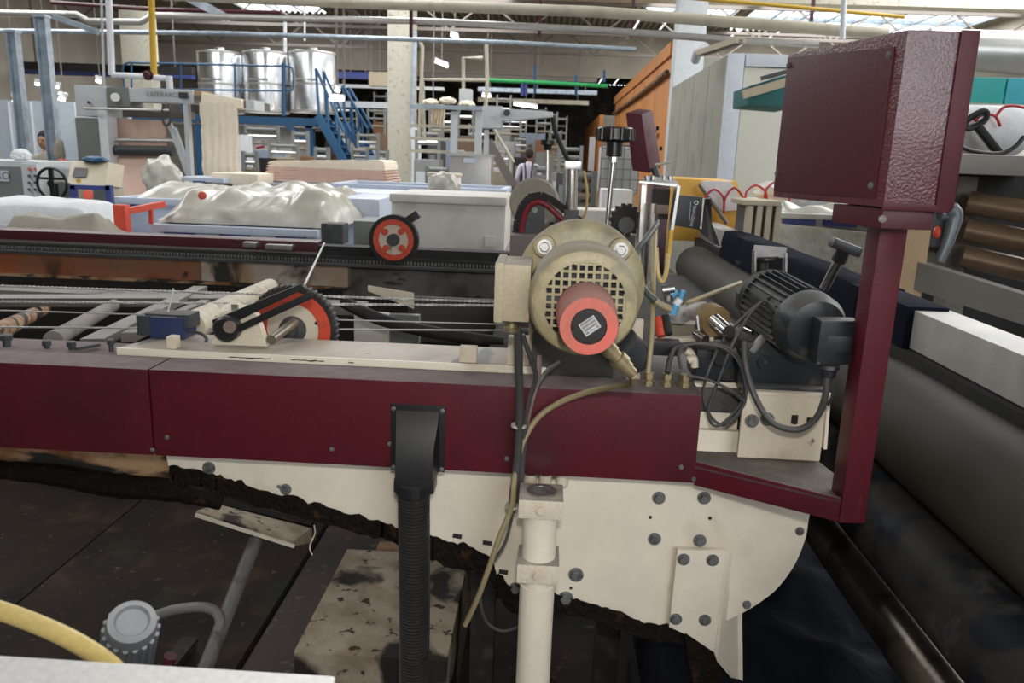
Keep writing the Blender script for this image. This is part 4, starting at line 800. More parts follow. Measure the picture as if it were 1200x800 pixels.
# --- large red wheel
def wheel(t, c, r, d, tyre, band, disc, n=60):
    MB().ring(c, (0, 1, 0), r*.86, r, d, n).b('tyre', tyre, t)
    MB().ring(c+Vector((0, -.002, 0)), (0, 1, 0), r*.60, r*.87, d*.9, n).b('red_band', band, t)
    MB().cyl(c+Vector((0, .003, 0)), c+Vector((0, d*.7, 0)), r*.62, n=n).b('disc', disc, t)
c = at(343, 386, 1.66)
t = T('chain_wheel', 'large red and cream chain wheel half hidden behind the black lever', 'wheel', c)
wheel(t, c, .097, .02, blackm, redo, cream)
for i in range(48):
    a_ = 2*math.pi*i/48; p = c+Vector((math.cos(a_)*.0965, -.003, math.sin(a_)*.0965)); MB().cyl(p, p+Vector((0, .024, 0)), .0034, n=8).b('chain_link', dgrey, t)
MB().lathe(c+Vector((0, .002, 0)), (0, -1, 0), [(0, .03), (.012, .028), (.014, .016), (.03, .014)], 24).b('hub', dgrey, t)
for a_ in (.3, 2.2): MB().cyl(c+Vector((math.cos(a_)*.055, .003, math.sin(a_)*.055)), c+Vector((math.cos(a_)*.055, 0, math.sin(a_)*.055)), .004, n=10).b('dimple', blackm, t)
# --- small red wheel on the far rail
c = at(461, 281, 3.4)
t = T('pin_wheel', 'small red spoked wheel with black tyre standing on the far rail', 'wheel', c)
MB().ring(c, (0, 1, 0), .088, .108, .04, 48).b('tyre', blackm, t); MB().ring(c+Vector((0, -.004, 0)), (0, 1, 0), .066, .089, .03, 48).b('red_band', redo, t)
MB().cyl(c+Vector((0, .006, 0)), c+Vector((0, .03, 0)), .07, n=36).b('disc', cream, t)
for i in range(4):
    a_ = math.radians(33+90*i+15); u = Vector((math.cos(a_), 0, math.sin(a_))); MB().cyl(c+u*.05+Vector((0, -.008, 0)), c+u*.05+Vector((0, .01, 0)), .014, n=12).b('red_lug', redo, t)
    MB().bar(c+u*.05+Vector((0, -.002, 0)), c+u*.075+Vector((0, -.002, 0)), .02, .012).b('red_spoke', redo, t)
MB().cyl(c+Vector((0, -.012, 0)), c+Vector((0, .01, 0)), .027, n=24).b('hub', dgrey, t)
MB().bar(at(472, 262, 3.44), at(491, 250, 3.44), .03, .035, .004).b('handle', black, t)
MB().box(c.x-.03, c.x+.03, 3.44, 3.5, 1.11, c.z).b('bracket', blackm, t)
# --- far rail
t = T('far_rail', 'far side rail of the machine, maroon cap over a black chain track', 'rail', (-1.3, 3.6, .95))
zr = at(300, 281, 3.6).z
xr = at(640, 290, 3.6).x; xm = at(372, 285, 3.6).x
MB().box(-4.2, xm, 3.6, 3.72, zr-.045, zr, .004).b('maroon_cap', maroond, t)
MB().box(-4.2, xm, 3.592, 3.602, zr-.055, zr-.045).b('cap_lip', shelfm, t)
MB().box(-4.2, xr, 3.56, 3.7, zr-.105, zr-.055, .004).b('track', blackm, t)
MB().box(-4.2, xr, 3.52, 3.565, zr-.098, zr-.085).b('track_lip', dgrey, t)
q = MB(); n_ = 260
for i in range(n_):
    x = -4.1+(xr+4.1)*i/n_; q.box(x, x+.007, 3.545, 3.56, zr-.082, zr-.068)
o = q.b('chain_pins', bolt, t); o['kind'] = 'stuff'
MB().box(xm, xr, 3.6, 3.7, zr-.055, zr-.015).b('plain_top', blackm, t)
xw = at(407, 320, 3.55).x; z1 = at(300, 303, 3.55).z; z0 = at(300, 332, 3.55).z
t = T('rusty_beam', 'rust streaked whitish beam under the far chain track', 'beam', (-1.8, 3.6, z0))
xm_ = at(236, 318, 3.56).x; MB().box(-4.2, xm_, 3.56, 3.66, z0, z1, .001).b('web', rust, t); lab(MB().box(xm_, xw, 3.56, 3.66, z0, z1, .001).b('web', mat('pale_stained_beam', (.50, .43, .36), .7, dirt=[((.36, .22, .13), 4, .5, .7), ((.05, .03, .025), 9, .6, .68, (1, 1, .3)), (GRM, 5, .6, .68)]), t), 'whitish less rusted end'); MB().box(-4.2, xw, 3.53, 3.66, z0-.012, z0, .002).b('bottom_flange', rust2, t)
tag(fb(402, 318, 590, 352, 3.62, .05).b('inner_wall', mat('grimy_grey_panel', (.17, .155, .135), .7, dirt=[((.07, .06, .05), 8, .45, .65), (BLK, 6, .6, .66, (1, 1, 3))])), 'grimy grey inner panel under the right end of the far rail', 'panel')
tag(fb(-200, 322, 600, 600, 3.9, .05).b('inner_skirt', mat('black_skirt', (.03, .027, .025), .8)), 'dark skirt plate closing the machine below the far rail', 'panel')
for k, (x0, y0, x1, y1, Y, m, nm, l) in enumerate(((415, 367, 455, 402, 2.6, boxw, 'inner_plate', 'grey inner plate left of the pair, seen under the taut wires'), (456, 369, 491, 402, 2.62, graym, 'inner_plate', 'darker inner plate right of the pair, seen under the taut wires'),
     (478, 350, 590, 402, 3.0, mat('grimy_dark_panel', (.07, .065, .058), .8), 'inner_wall', 'dark grimy inner wall left of the khaki terminal box'))):
    tag(fb(x0, y0, x1, y1, Y, .03).b(nm, m), l, 'plate')
tag(MB().hexa([at(431, 341, 2.7), at(485, 362, 2.7), at(485, 362, 2.75), at(431, 341, 2.75), at(431, 334, 2.7), at(485, 343, 2.7), at(485, 343, 2.75), at(431, 334, 2.75)], .003).b('bracket_plate', cream), 'grimy cream bracket plate behind the taut wires', 'plate')
pipe('black_belt', 'black belt sagging across the inside of the machine under the wires', [at(400, 352, 2.2), at(440, 372, 2.2), at(500, 388, 2.2), at(590, 402, 2.2)], .018, blackm, 'belt', 6)
# cross members running back from the near beam to the far rail
for k, (x0, y0, x1, y1, r, m, l) in enumerate(((-10, 392, 52, 362, .022, rust2, 'short brown cross pipe at the left edge inside the machine'), (62, 398, 150, 348, .02, ledgem, 'pale rusty cross pipe, second from the left'), (222, 384, 316, 337, .034, cream, 'thick cream cross pipe left of the large red wheel'))):
    p = at(x0, y0, 1.66); b_ = at(x1, y1, 2.9); tag(MB().cyl(p, b_, r, n=20).b('cross_pipe', m), l, 'pipe', 'cross pipes')
for k, (x0, y0, x1, y1, w) in enumerate(((108, 402, 235, 338, .05), (150, 395, 262, 345, .03))):
    tag(MB().bar(at(x0, y0, 1.68), at(x1, y1, 2.9), w, .02).b('cross_bar', shelfm), ('wide', 'narrow')[k]+' flat grey cross bar beside the blue sensor', 'bar', 'flat cross bars')
z = at(100, 350, 2.95).z
tag(MB().box(-3.2, -.7, 2.95, 3.05, z-.02, z+.02).b('inner_ledge', ledgem), 'long pale inner ledge under the rusty beam', 'ledge')
tag(MB().bar(at(-20, 352, 2.6), at(300, 352, 2.6), .08, .03).b('inner_ledge', shelfm), 'brown inner ledge in front of the pale one', 'ledge')
# taut wires
for k, (y0, y1, Y, r, tw, e) in enumerate(((334, 354, 2.0, .0028, 1, 590), (353, 358, 1.9, .0028, 1, 590), (363, 380, 1.78, .0018, 0, 590), (383, 387, 1.70, .0022, 0, 590))):
    a_, b_ = at(-25, y0, Y), at(e, y1, Y); q = MB()
    if tw:
        for ph in (0, math.pi):
            N_ = 400; q.tube([a_.lerp(b_, i/N_)+Vector((0, math.cos(i*.9+ph), math.sin(i*.9+ph)))*r*.6 for i in range(N_+1)], r*.75, 5, 0)
    else: q.tube([a_, b_], r, 8, 0)
    tag(q.b('taut_wire', rope), ('uppermost twisted', 'second twisted', 'third, plain thin', 'lowest plain')[k]+' wire stretched along the machine', 'wire', 'taut wires')
tag(MB().cyl(at(357, 334, 2.1), at(380, 285, 3.2), .004, n=8).b('strut_rod', steel), 'thin rod rising from the black lever head to the far rail', 'rod')
for k, (x0, x1, y) in enumerate(((284, 300, 287), (310, 342, 290))): tag(fb(x0, y-3, x1, y+3, 3.55, .05, .004).b('track_clip', steel), ('small steel clip on the far maroon cap, left', 'longer steel clip on the far maroon cap, right')[k], 'clip')
tag(fb(376, 262, 402, 286, 3.5, .1, .006).b('guide_block', dgrey), 'dark guide block at the end of the maroon cap left of the small red wheel', 'block')

# --- main motor
AX = Vector((0, 1, 0)); c0 = at(685, 356, 1.13)
def mc(y): return Vector((c0.x, y, c0.z))
t = T('main_motor', 'khaki electric motor with grille cowl and coral encoder facing the camera', 'motor', (c0.x, 1.25, c0.z-.09))
MB().lathe(mc(1.13), AX, [(.003, .0600), (.0, .0605), (.0, .070), (.003, .0765), (.010, .0805), (.020, .082), (.09, .084), (.094, .082)], 56, cap=False).b('cowl', olive, t)
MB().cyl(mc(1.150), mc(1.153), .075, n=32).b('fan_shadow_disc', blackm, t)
for k in range(6): u = Vector((math.cos(k*1.047), 0, math.sin(k*1.047))); MB().bar(mc(1.144)+u*.02, mc(1.144)+u*.066, .018, .002, up=(0.3, 1, 0)).b('fan_blade', dgrey, t)
pit = .0116
for i in range(-5, 6):
    h = math.sqrt(max(0, .0605**2-(i*pit)**2))
    if h > .01:
        for v in (0, 1):
            a_, b_ = (Vector((i*pit, 0, -h)), Vector((i*pit, 0, h))) if v else (Vector((-h, 0, i*pit)), Vector((h, 0, i*pit)))
            MB().bar(mc(1.1325+.0013*(1-v))+a_, mc(1.1325+.0013*(1-v))+b_, .0038, .003, up=(0, 1, 0)).b('grille_bar', olive, t)
MB().lathe(mc(1.2), AX, [(0, .074), (.03, .076), (.13, .076), (.14, .07)], 40).b('stator_body', olive, t)
for k in range(28):
    a_ = 2*math.pi*k/28; u = Vector((math.cos(a_), 0, math.sin(a_))); MB().bar(mc(1.215)+u*.072, mc(1.27)+u*.072, .002, .012, up=u).b('cooling_fin', olive, t)
MB().lathe(mc(1.325), AX, [(-.028, .090), (-.024, .103), (-.018, .108), (.018, .108), (.022, .104)], 56).b('mounting_flange', olive, t)
for s_ in (-1, 1):
    for sz in (1, -1):
        u = Vector((s_*.062, 0, sz*.064)); MB().cyl(mc(1.285)+u, mc(1.30)+u, .019, n=24, bev=.004).b('bolt_pad', olive, t); hexbolt(t, mc(1.285)+u, (0, -1, 0), .0085, .008, steel)
MB().lathe(mc(1.347), AX, [(0, .085), (.1, .075), (.2, .07)], 32).b('gear_neck', dgrey, t)
# terminal box
p = at(600, 340, 1.22)
MB().box(p.x-.022, p.x+.030, 1.19, 1.30, p.z-.045, p.z+.045, .006).b('terminal_box', khaki, t)
MB().box(p.x-.026, p.x-.012, 1.188, 1.302, p.z-.047, p.z+.047, .004).b('terminal_lid', khaki, t)
MB().lathe((p.x, 1.24, p.z-.045), (0, 0, -1), [(0, .014), (.006, .014), (.007, .011), (.018, .011), (.019, .013), (.026, .012)], 16).b('cable_gland', brass, t)
# encoder
ec = at(690, 382, 1.026)
def ecp(y): return Vector((ec.x, y-.032, ec.z))
MB().lathe(ecp(1.058), AX, [(0, .0385), (.0045, .0405), (.06, .0415), (.064, .043), (.105, .0435)], 40, cap=True).b('encoder_body', redd, t)
lab(MB().ring(ecp(1.0555), AX, .023, .0388, .005, 40).b('encoder_face', redp, t), 'bright coral face ring')
lab(MB().lathe(ecp(1.057), (0, -1, 0), [(0, .0242), (.0035, .0242), (.0045, .023)], 36).b('encoder_cap', black, t), 'black cap with a small sticker')
for (a_, w_) in ((2.35, .8), (3.0, .5)):
    pass
s_ = ecp(1.0515)+Vector((.0, 0, .003)); ang = math.radians(37)
def rq(x, z): return s_+Vector((x*math.cos(ang)-z*math.sin(ang), 0, x*math.sin(ang)+z*math.cos(ang)))
MB().prism([rq(-.012, -.011), rq(.012, -.011), rq(.012, .008), rq(-.012, .008)], (0, -.0004, 0)).b('sticker', mat('sticker_grey', (.45, .45, .45), .6), t)
for k in range(4): MB().prism([rq(-.010, -.0095+k*.0045), rq(.010, -.0095+k*.0045), rq(.010, -.0065+k*.0045), rq(-.010, -.0065+k*.0045)], (0, -.0007, 0)).b('sticker_stripe', inkg, t)
text('3170', rq(0, -.008)+Vector((0, -.001, 0)), .006, inkw, t, rot=(math.pi/2, -ang, 0), name='sticker_lettering', ext=.0002)
g0 = at(714, 410, 1.09); g1 = at(741, 438, 1.10)
MB().lathe(g0, g1-g0, [(-.012, .012), (.006, .012), (.007, .010), (.016, .010), (.017, .0135), (.03, .0135), (.031, .011), (.04, .011), (.041, .009), (.052, .009)], 18).b('encoder_connector', brass, t)
# --- motor mount behind (cream uprights)
for k, (x0, y0, x1, y1, Y, l) in enumerate(((736, 375, 752, 445, 1.46, 'cream upright plate right of the main motor'), (620, 300, 640, 440, 1.52, 'cream upright plate hidden behind the main motor'))):
    tag(fb(x0, y0, x1, 452, Y, .02, .002).b('motor_mount', cream), l, 'plate')
tag(MB().cyl(at(728, 400, 1.40), at(748, 420, 1.44), .03, n=20).b('coil_drum', dgrey), 'small dark drum just behind the encoder connector', 'drum')
tag(MB().box(-.02, .14, 1.46, 1.6, ZT-.01, ZT+.09, .01).b('gear_block', mat('grimy_gear_block', (.06, .055, .05), .7)), 'grimy gear block under the khaki motor', 'gearbox')

# --- junction box + corrugated hose
c = at(490, 514, BY); t = T('conduit_box', 'black plastic conduit box screwed to the maroon beam', 'junction box', (c.x, BY, c.z-.05))
s_ = BY/919
MB().box(c.x-34*s_, c.x+34*s_, BY-.004, BY, c.z-43*s_*.98, c.z+45*s_, .002).b('back_plate', black, t)
a0 = [(c.x-27*s_, BY-.004, c.z-42*s_), (c.x+27*s_, BY-.004, c.z-42*s_), (c.x+27*s_, BY-.004, c.z+37*s_), (c.x-27*s_, BY-.004, c.z+37*s_)]
b0 = [(c.x-22*s_, BY-.045, c.z-42*s_), (c.x+22*s_, BY-.045, c.z-42*s_), (c.x+22*s_, BY-.03, c.z+20*s_), (c.x-22*s_, BY-.018, c.z+33*s_)]
b0 = [(c.x-23*s_, BY-.045, c.z-42*s_), (c.x+23*s_, BY-.045, c.z-42*s_), (c.x+23*s_, BY-.040, c.z-5*s_), (c.x-23*s_, BY-.040, c.z-5*s_)]
MB().hexa(a0+b0, .0).b('hood', black, t)
MB().box(c.x-25*s_, c.x+25*s_, BY-.046, BY-.001, c.z-60*s_, c.z-42*s_, .005).b('throat', black, t)
for sx in (-1, 1):
    for sz in (-38, 39): hexbolt(t, (c.x+sx*30.5*s_, BY-.004, c.z+sz*s_), (0, -1, 0), .003, .003, steel, 'screw', 1.4)
c = Vector((at(485, 580, 1.325).x, 1.325, at(485, 567, 1.325).z))
t = T('corrugated_hose', 'black corrugated hose hanging from the conduit box', 'hose', (c.x, 1.325, c.z-.5))
MB().lathe(c, (0, 0, -1), [(-.004, .033), (.014, .034), (.016, .031), (.02, .031)], 28).b('collar', black, t)
for k in range(24): u = Vector((math.cos(k*.2618), math.sin(k*.2618), 0)); MB().bar(c+u*.034+Vector((0, 0, .002)), c+u*.034-Vector((0, 0, .013)), .003, .002, up=u).b('collar_rib', black, t)
def hp(s): return Vector((c.x+.006*s*s*2.2+.002*math.sin(s*7), 1.325-.0*s, c.z-.018-s))
for i in range(95):
    p = hp(i*.0066); MB().lathe(p, (0, 0, -1), [(0, .0245), (.0014, .0295), (.0034, .0295), (.0046, .0245), (.0066, .0245)], 22, cap=False).b('hose_ring', black, t)

# --- pedestal
pc = at(634, 590, 1.27); px_ = pc.x
t = T('support_pedestal', 'cream tubular pedestal with two clamp blocks under the beam', 'pedestal', (px_, 1.285, .0))
MB().cyl((px_, 1.285, 0), (px_, 1.285, at(634, 688, 1.27).z), .0315, n=28).b('lower_tube', creamp, t)
MB().cyl((px_, 1.285, 0.5), (px_, 1.285, at(634, 575, 1.27).z-.01), .0300, n=28).b('upper_tube', creamp, t)
MB().cyl((px_, 1.285, 0.55), (px_, 1.285, 0.585), .05, n=28).b('foot_collar', grime, t)
for k, (yt, yb, w) in enumerate(((586, 608, .0385), (662, 684, .037))):
    zt_ = at(634, yt, 1.25).z; zb_ = at(634, yb, 1.25).z
    MB().box(px_-w, px_+w, 1.248, 1.322, zb_, zt_, .002).b('clamp_block', mat('dusty_cream', (.70, .62, .49), .45, dust=.85, dustc=(.20, .18, .165)), t)
    hexbolt(t, (px_, 1.248, (zt_+zb_)/2), (0, -1, 0), .0085, .007, cream)
    if k == 0:
        MB().ring((px_, 1.285, zt_), (0, 0, 1), .017, .026, .004, 32).b('socket_ring', steel, t); MB().cyl((px_, 1.285, zt_), (px_, 1.285, zt_+.003), .017).b('socket_screw', bolt, t)
for k, px in enumerate((621, 639, 659)):
    p = at(px, 568, 1.37); MB().cyl((p.x, 1.40, p.z-.012), (p.x, 1.40, p.z+.01), .012, n=14).b('lug', cream, t)

# --- side plate
PY = 1.43
edge = [(955, 600), (948, 608), (944, 630), (932, 660), (912, 688), (890, 706), (868, 719), (845, 729), (800, 741), (755, 733), (700, 714), (652, 700), (600, 693), (582, 676), (573, 655), (536, 641), (500, 632), (464, 622), (410, 607), (340, 588), (287, 573), (245, 560), (198, 548)]
zt_ = 1.06
arc = []
for i in range(1, 7):
    p0, p1, p2, p3 = edge[i-1], edge[i], edge[i+1], edge[i+2]
    for k in range(6):
        q = k/6; arc.append(tuple(.5*(2*p1[c]+(p2[c]-p0[c])*q+(2*p0[c]-5*p1[c]+4*p2[c]-p3[c])*q*q+(3*p1[c]-p0[c]-3*p2[c]+p3[c])*q**3) for c in (0, 1)))
poly = [at(x, y, PY) for x, y in edge[:1]+arc+edge[7:]]
poly[0] = Vector((poly[1].x+.002, PY, zt_)); poly.append(Vector((poly[-1].x-.02, PY, zt_)))
t = T('side_plate', 'large cream painted side plate with a rounded right end below the beam', 'side plate', (0, PY, .75))
MB().prism(poly, (0, .012, 0)).b('plate', creamp, t)
low = [(x, y) for x, y in edge[8:]]
q = MB(); L1 = []; L2 = []
pts = []
for (x0, y0), (x1, y1) in zip(low, low[1:]):
    for i in range(10): pts.append((x0+(x1-x0)*i/10, y0+(y1-y0)*i/10))
pts.append(low[-1])
for i, (x, y) in enumerate(pts):
    up_ = 2+9*abs(nz3(i*.35, 1.3))+4*abs(nz3(i*1.3, 4)); dn = 15+5*nz3(i*.2, 9)+3*nz3(i*1.1, 2)
    if 480 < x < 660: dn += 10
    L1.append(at(x, y-up_, PY-.004)); L2.append(at(x, y+dn, PY-.004))
for i in range(len(pts)-1):
    q.hexa([L2[i], L2[i+1], L2[i+1]+Vector((0, .02, 0)), L2[i]+Vector((0, .02, 0)), L1[i], L1[i+1], L1[i+1]+Vector((0, .003, 0)), L1[i]+Vector((0, .003, 0))])
bmesh.ops.remove_doubles(q.bm, verts=q.bm.verts, dist=.0001)
o = q.b('grease_crust', grime, t, sharp=80); o['kind'] = 'stuff'
for (px, py, r) in ((772, 583, .009), (825, 583, .009), (767, 631, .009), (820, 633, .009), (675, 673, .0105), (663, 701, .011), (937, 622, .006), (875, 708, .006), (604, 689, .009), (245, 548, .009), (335, 573, .008)):
    hexbolt(t, at(px, py, PY), (0, -1, 0), r, .009)
for (px, py, w) in ((762, 606, 2.4), (832, 607, 2.4), (669, 689, 2), (850, 680, 1.5)):
    p = at(px, py, PY-.0005); MB().cyl(p, p+Vector((0, .001, 0)), w*PY/919, n=12).b('bolt_hole', blackm, t)
for (px, py) in ((536, 628), (571, 636), (590, 670)):
    p = at(px, py, PY-.0008); MB().tube([p+Vector((-.009, 0, .001)), p+Vector((.009, 0, -.001))], .0045, 10, 0).b('slot', blackm, t)
MB().bar(at(325, 569, PY-.003), at(333, 573, PY-.003), .008, .004).b('slot', bolt, t)
# stained beam left
q = MB(); a_ = at(-30, 522, PY+.05); b_ = at(198, 545, PY+.05)
t = T('stained_beam', 'rust and oil stained beam under the left maroon panel', 'beam', (-.9, PY+.05, .9))
MB().hexa([at(-60, 545, 1.5), at(200, 568, 1.5), at(200, 568, 1.5)+Vector((0, .04, 0)), at(-60, 545, 1.5)+Vector((0, .04, 0)), at(-60, 505, 1.5), at(200, 520, 1.5), at(200, 520, 1.5)+Vector((0, .04, 0)), at(-60, 505, 1.5)+Vector((0, .04, 0))]).b('web', rust2, t)
MB().tube([at(-60, 545, 1.49), at(60, 556, 1.49), at(130, 568, 1.49), at(205, 575, 1.49), at(260, 588, 1.5)], lambda s: .016+.010*math.sin(s*3)+.004*nz3(s*30, 0), 10, 10).b('sludge_lip', grime, t)
# --- angle bracket
t = T('angle_bracket', 'cream angle bracket bolted to the side plate with four bolts', 'bracket', at(825, 770, 1.41))
FY = 1.412
MB().prism([at(794, 644, FY), at(851, 646, FY), at(837, 771, FY), at(816, 771, FY), at(803, 742, FY), at(784, 735, FY)], (0, .012, 0), .0015).b('front_leaf', creamp, t)
e0, e1 = at(851, 646, FY), at(837, 771, FY)
f0 = at(864, 657, 1.49)
MB().hexa([e1, e1+Vector((.006, 0, 0)), at(868, 800, 1.47), at(862, 800, 1.47), e0, e0+Vector((.006, 0, 0)), at(867, 660, 1.47), at(861, 658, 1.47)]).b('side_leaf', creamp, t)
MB().bar(at(864, 655, 1.47), at(866, 810, 1.47), .014, .012).b('edge_rib', creamp, t)
q = MB(); q.prism([at(803, 742, FY-.003)+Vector((0, 0, 0)), at(837, 765, FY-.003), at(846, 790, FY-.003), at(850, 812, FY), at(816, 812, FY), at(806, 775, FY-.003)], (0, .02, 0)); q.b('grease_foot', grime, t)
for (px, py) in ((801, 655), (835, 656), (792, 725), (826, 726)): hexbolt(t, at(px, py, FY), (0, -1, 0), .0085, .009)
# --- small foot assembly behind
# --- console bracket: tray, lip, post, box
zl = .981
P0 = Vector((xe-.001, 1.35, 0)); P1 = at(985, 612, Z=zl); P1.z = 0; B1 = Vector((.52, 1.447, 0)); B0 = Vector((.302, 1.447, 0)); PC = Vector((.556, 1.262, 0))
def zz(v, z): return Vector((v.x, v.y, z))
t = T('console_bracket', 'maroon bracket arm and upright post carrying the control box', 'bracket', (.42, 1.33, zl))
tr = mat('dusty_tray', (.17, .15, .13), .85, spec=.15, grit=.5, dirt=[((.20, .18, .155), 18, .45, .7), ((.10, .07, .065), 8, .55, .7)])
MB().prism([zz(P0, 1.014), zz(P1, 1.014), zz(Vector((.545, 1.28, 0)), 1.014), zz(B1, 1.014), zz(B0, 1.014)], (0, 0, .004)).b('tray', tr, t)
dd_ = (P1-P0).normalized(); nn = Vector((dd_.y, -dd_.x, 0)); 
MB().hexa([zz(P0, zl), zz(P1, zl), zz(P1-nn*.008, zl), zz(P0-nn*.008, zl), zz(P0, 1.026), zz(P1, 1.022), zz(P1-nn*.008, 1.022), zz(P0-nn*.008, 1.026)], .001).b('front_lip', maroon, t)
MB().hexa([zz(P1, zl), zz(P1+Vector((.03, .0, 0)), zl), zz(P1+Vector((.03, .04, 0)), zl), zz(P1+Vector((0, .04, 0)), zl), zz(P1, 1.03), zz(P1+Vector((.03, 0, 0)), 1.03), zz(P1+Vector((.03, .04, 0)), 1.03), zz(P1+Vector((0, .04, 0)), 1.03)], .001).b('corner_piece', maroon, t)
pF = at(999, 500, 1.222); pR = at(1030, 500, 1.226); pL = at(984, 500, 1.275)
pts4 = [zz(pF, zl), zz(pR, zl), zz(Vector((pR.x+.004, 1.275, 0)), zl), zz(pL, zl)]
MB().hexa(pts4+[Vector((v.x, v.y, 1.487)) for v in pts4], .003).b('post', maroon, t)
# control box
A_b, B_b, C_b = at(914, 221, 1.42), at(1040, 241, 1.15), at(1108, 245, 1.15)
zlo, zhi = 1.500, 1.738
A_ = Vector((.393, 1.42, 0)); B_ = Vector((.474, 1.15, 0)); C_ = Vector((.556, 1.152, 0)); D_ = Vector((.50, 1.46, 0))
t = T('control_box', 'maroon hammered-finish control box on the upright post', 'control box', (.48, 1.28, zlo))
foot = [A_, B_, C_, D_]
def scl(k, kk=0): cc = (A_+B_+C_+D_)/4; return [cc+(v-cc)*k for v in foot]
MB().hexa([zz(v, zlo) for v in foot]+[zz(v, zhi) for v in foot], .004).b('housing', maroonh, t)
# raised cover on the -X face
dA = (A_-B_).normalized(); nA = Vector((-dA.y, dA.x, 0)); nA = nA if nA.x < 0 else -nA
def fA(s, z, o=0): v = B_.lerp(A_, s)+nA*o; return Vector((v.x, v.y, z))
MB().hexa([fA(.07, zlo+.012, 0), fA(.985, zlo+.01, 0), fA(.985, zlo+.01, .003), fA(.07, zlo+.012, .003), fA(.07, zhi-.02, 0), fA(.985, zhi-.006, 0), fA(.985, zhi-.006, .003), fA(.07, zhi-.02, .003)], .0012).b('cover_plate', maroond, t)
for (s_, z) in ((.1, zhi-.03), (.1, zlo+.03), (.965, zlo+.04), (.965, zhi-.02)): hexbolt(t, fA(s_, z, .003), nA, .004, .003, bolt, 'screw', 1.3)
dC = (C_-B_).normalized(); nC = Vector((0, -1, 0))
def fC(s, z, o=0): v = B_.lerp(C_, s)+nC*o; return Vector((v.x, v.y, z))
lab(MB().hexa([fC(.88, zlo-.004, 0), fC(1.19, zlo-.004, 0), fC(1.19, zlo-.004, .003), fC(.88, zlo-.004, .003), fC(.86, zhi+.001, 0), fC(1.17, zhi+.001, 0), fC(1.17, zhi+.001, .003), fC(.86, zhi+.001, .003)], .001).b('edge_flange', maroon, t), 'smooth maroon edge strip')
MB().hexa([fC(-.02, zlo-.003, -.002), fC(.95, zlo-.003, -.002), fC(.95, zlo-.003, .003), fC(-.02, zlo-.003, .003), fC(-.02, zlo+.008, -.002), fC(.95, zlo+.006, -.002), fC(.95, zlo+.006, .003), fC(-.02, zlo+.008, .003)], .001).b('lower_flange', maroon, t)
K0 = B_.lerp(A_, .42)+Vector((.004, 0, 0)); K1 = B_+Vector((.004, .008, 0)); K2 = C_+Vector((-.004, .01, 0)); K3 = Vector((K2.x-.03, K0.y, 0))
MB().hexa([zz(v, 1.470) for v in (K0, K1, K2, K3)]+[zz(v, 1.4985) for v in (K0, K1, K2, K3)], .002).b('swivel_base', maroond, t)
hexbolt(t, Vector((K1.x-.0, K1.y-.001, 1.484)), (-.3, -1, 0), .004, .003, bolt, 'screw', 1.3)
hz = mat('zinc_handle', (.12, .135, .15), .45, .4)
h0 = at(1106, 250, 1.16)
q = MB(); q.cyl(h0+Vector((-.006, 0, 0)), h0+Vector((.014, 0, 0)), .010); q.tube([h0+Vector((.006, -.002, .006)), h0+Vector((.014, -.004, -.004)), h0+Vector((.010, -.006, -.035)), h0+Vector((.002, -.006, -.068))], lambda s: .009+.004*(1-s)-.003*s, 12, 6); lab(q.b('clamp_handle', hz, t), 'grey clamping handle')
# small maroon box at mid
t = T('sensor_head', 'small tilted maroon box on a spindle right of the threaded rod', 'box', at(762, 205, 2.3))
Yb = 2.3; P = [at(741, 200, Yb), at(762, 203, Yb), at(775, 197, Yb+.1), at(757, 194, Yb+.1), at(733, 132, Yb), at(752, 134, Yb), at(765, 129, Yb+.1), at(748, 127, Yb+.1)]
MB().hexa(P, .005).b('case', mat('satin_maroon', (.075, .010, .020), .6, spec=.2), t)
for (px, py) in ((769, 150), (773, 174)): MB().cyl(at(px, py, Yb+.06), at(px+3, py, Yb+.06), .006, n=10).b('screw', black, t)
MB().cyl(at(766, 196, Yb), at(772, 212, Yb), .010, n=10).b('spindle', dgrey, t); MB().cyl(at(768, 193, Yb-.03), at(786, 190, Yb-.03), .004, n=8).b('pin', pipeb, t)

# --- threaded rod with black knob
t = T('adjusting_screw', 'tall threaded rod with a black star knob behind the main motor', 'screw', at(712, 268, 1.9))
Yb = 1.9
MB().cyl(at(719.5, 180, Yb), at(719.5, 180, Yb).lerp(at(711, 270, Yb), 2.6), .0062, n=12).b('threaded_rod', steel, t)
p = at(721, 158, Yb); MB().lathe(p+Vector((0, 0, -.005)), (0, 0, 1), [(-.045, .012), (-.042, .019), (-.012, .019), (-.01, .037), (-.006, .042), (.018, .042), (.022, .038)], 30).b('knob', black, t)
for k in range(10): u = Vector((math.cos(k*.628), math.sin(k*.628), 0)); MB().cyl(p+u*.040+Vector((0, 0, -.012)), p+u*.040+Vector((0, 0, .014)), .006, n=10).b('knob_lobe', black, t)
MB().cyl(p+Vector((0, 0, -.062)), p+Vector((0, 0, -.048)), .009, n=6).b('lock_nut', steel, t)
t = T('adjusting_screw', 'distant small threaded rod with a black knob beside the worker', 'screw', at(642, 210, 3.6))
p = at(642, 168, 3.6); MB().cyl(p, at(641.5, 212, 3.6), .009, n=10).b('threaded_rod', steel, t); MB().lathe(p, (0, 0, 1), [(-.03, .016), (-.01, .02), (-.005, .032), (.015, .032)], 18).b('knob', black, t)
gd = mat('grimy_gear_deck', (.035, .03, .027), .75, spec=.15, dirt=[((.07, .06, .05), 15, .55, .7)])
t = T('gear_deck', 'dark grimy deck between the main motor and the large roller', 'deck', (.3, 2.4, .4))
MB().box(-.15, .66, 1.75, 3.1, 1.0, 1.03, .003).b('deck_plate', gd, t)
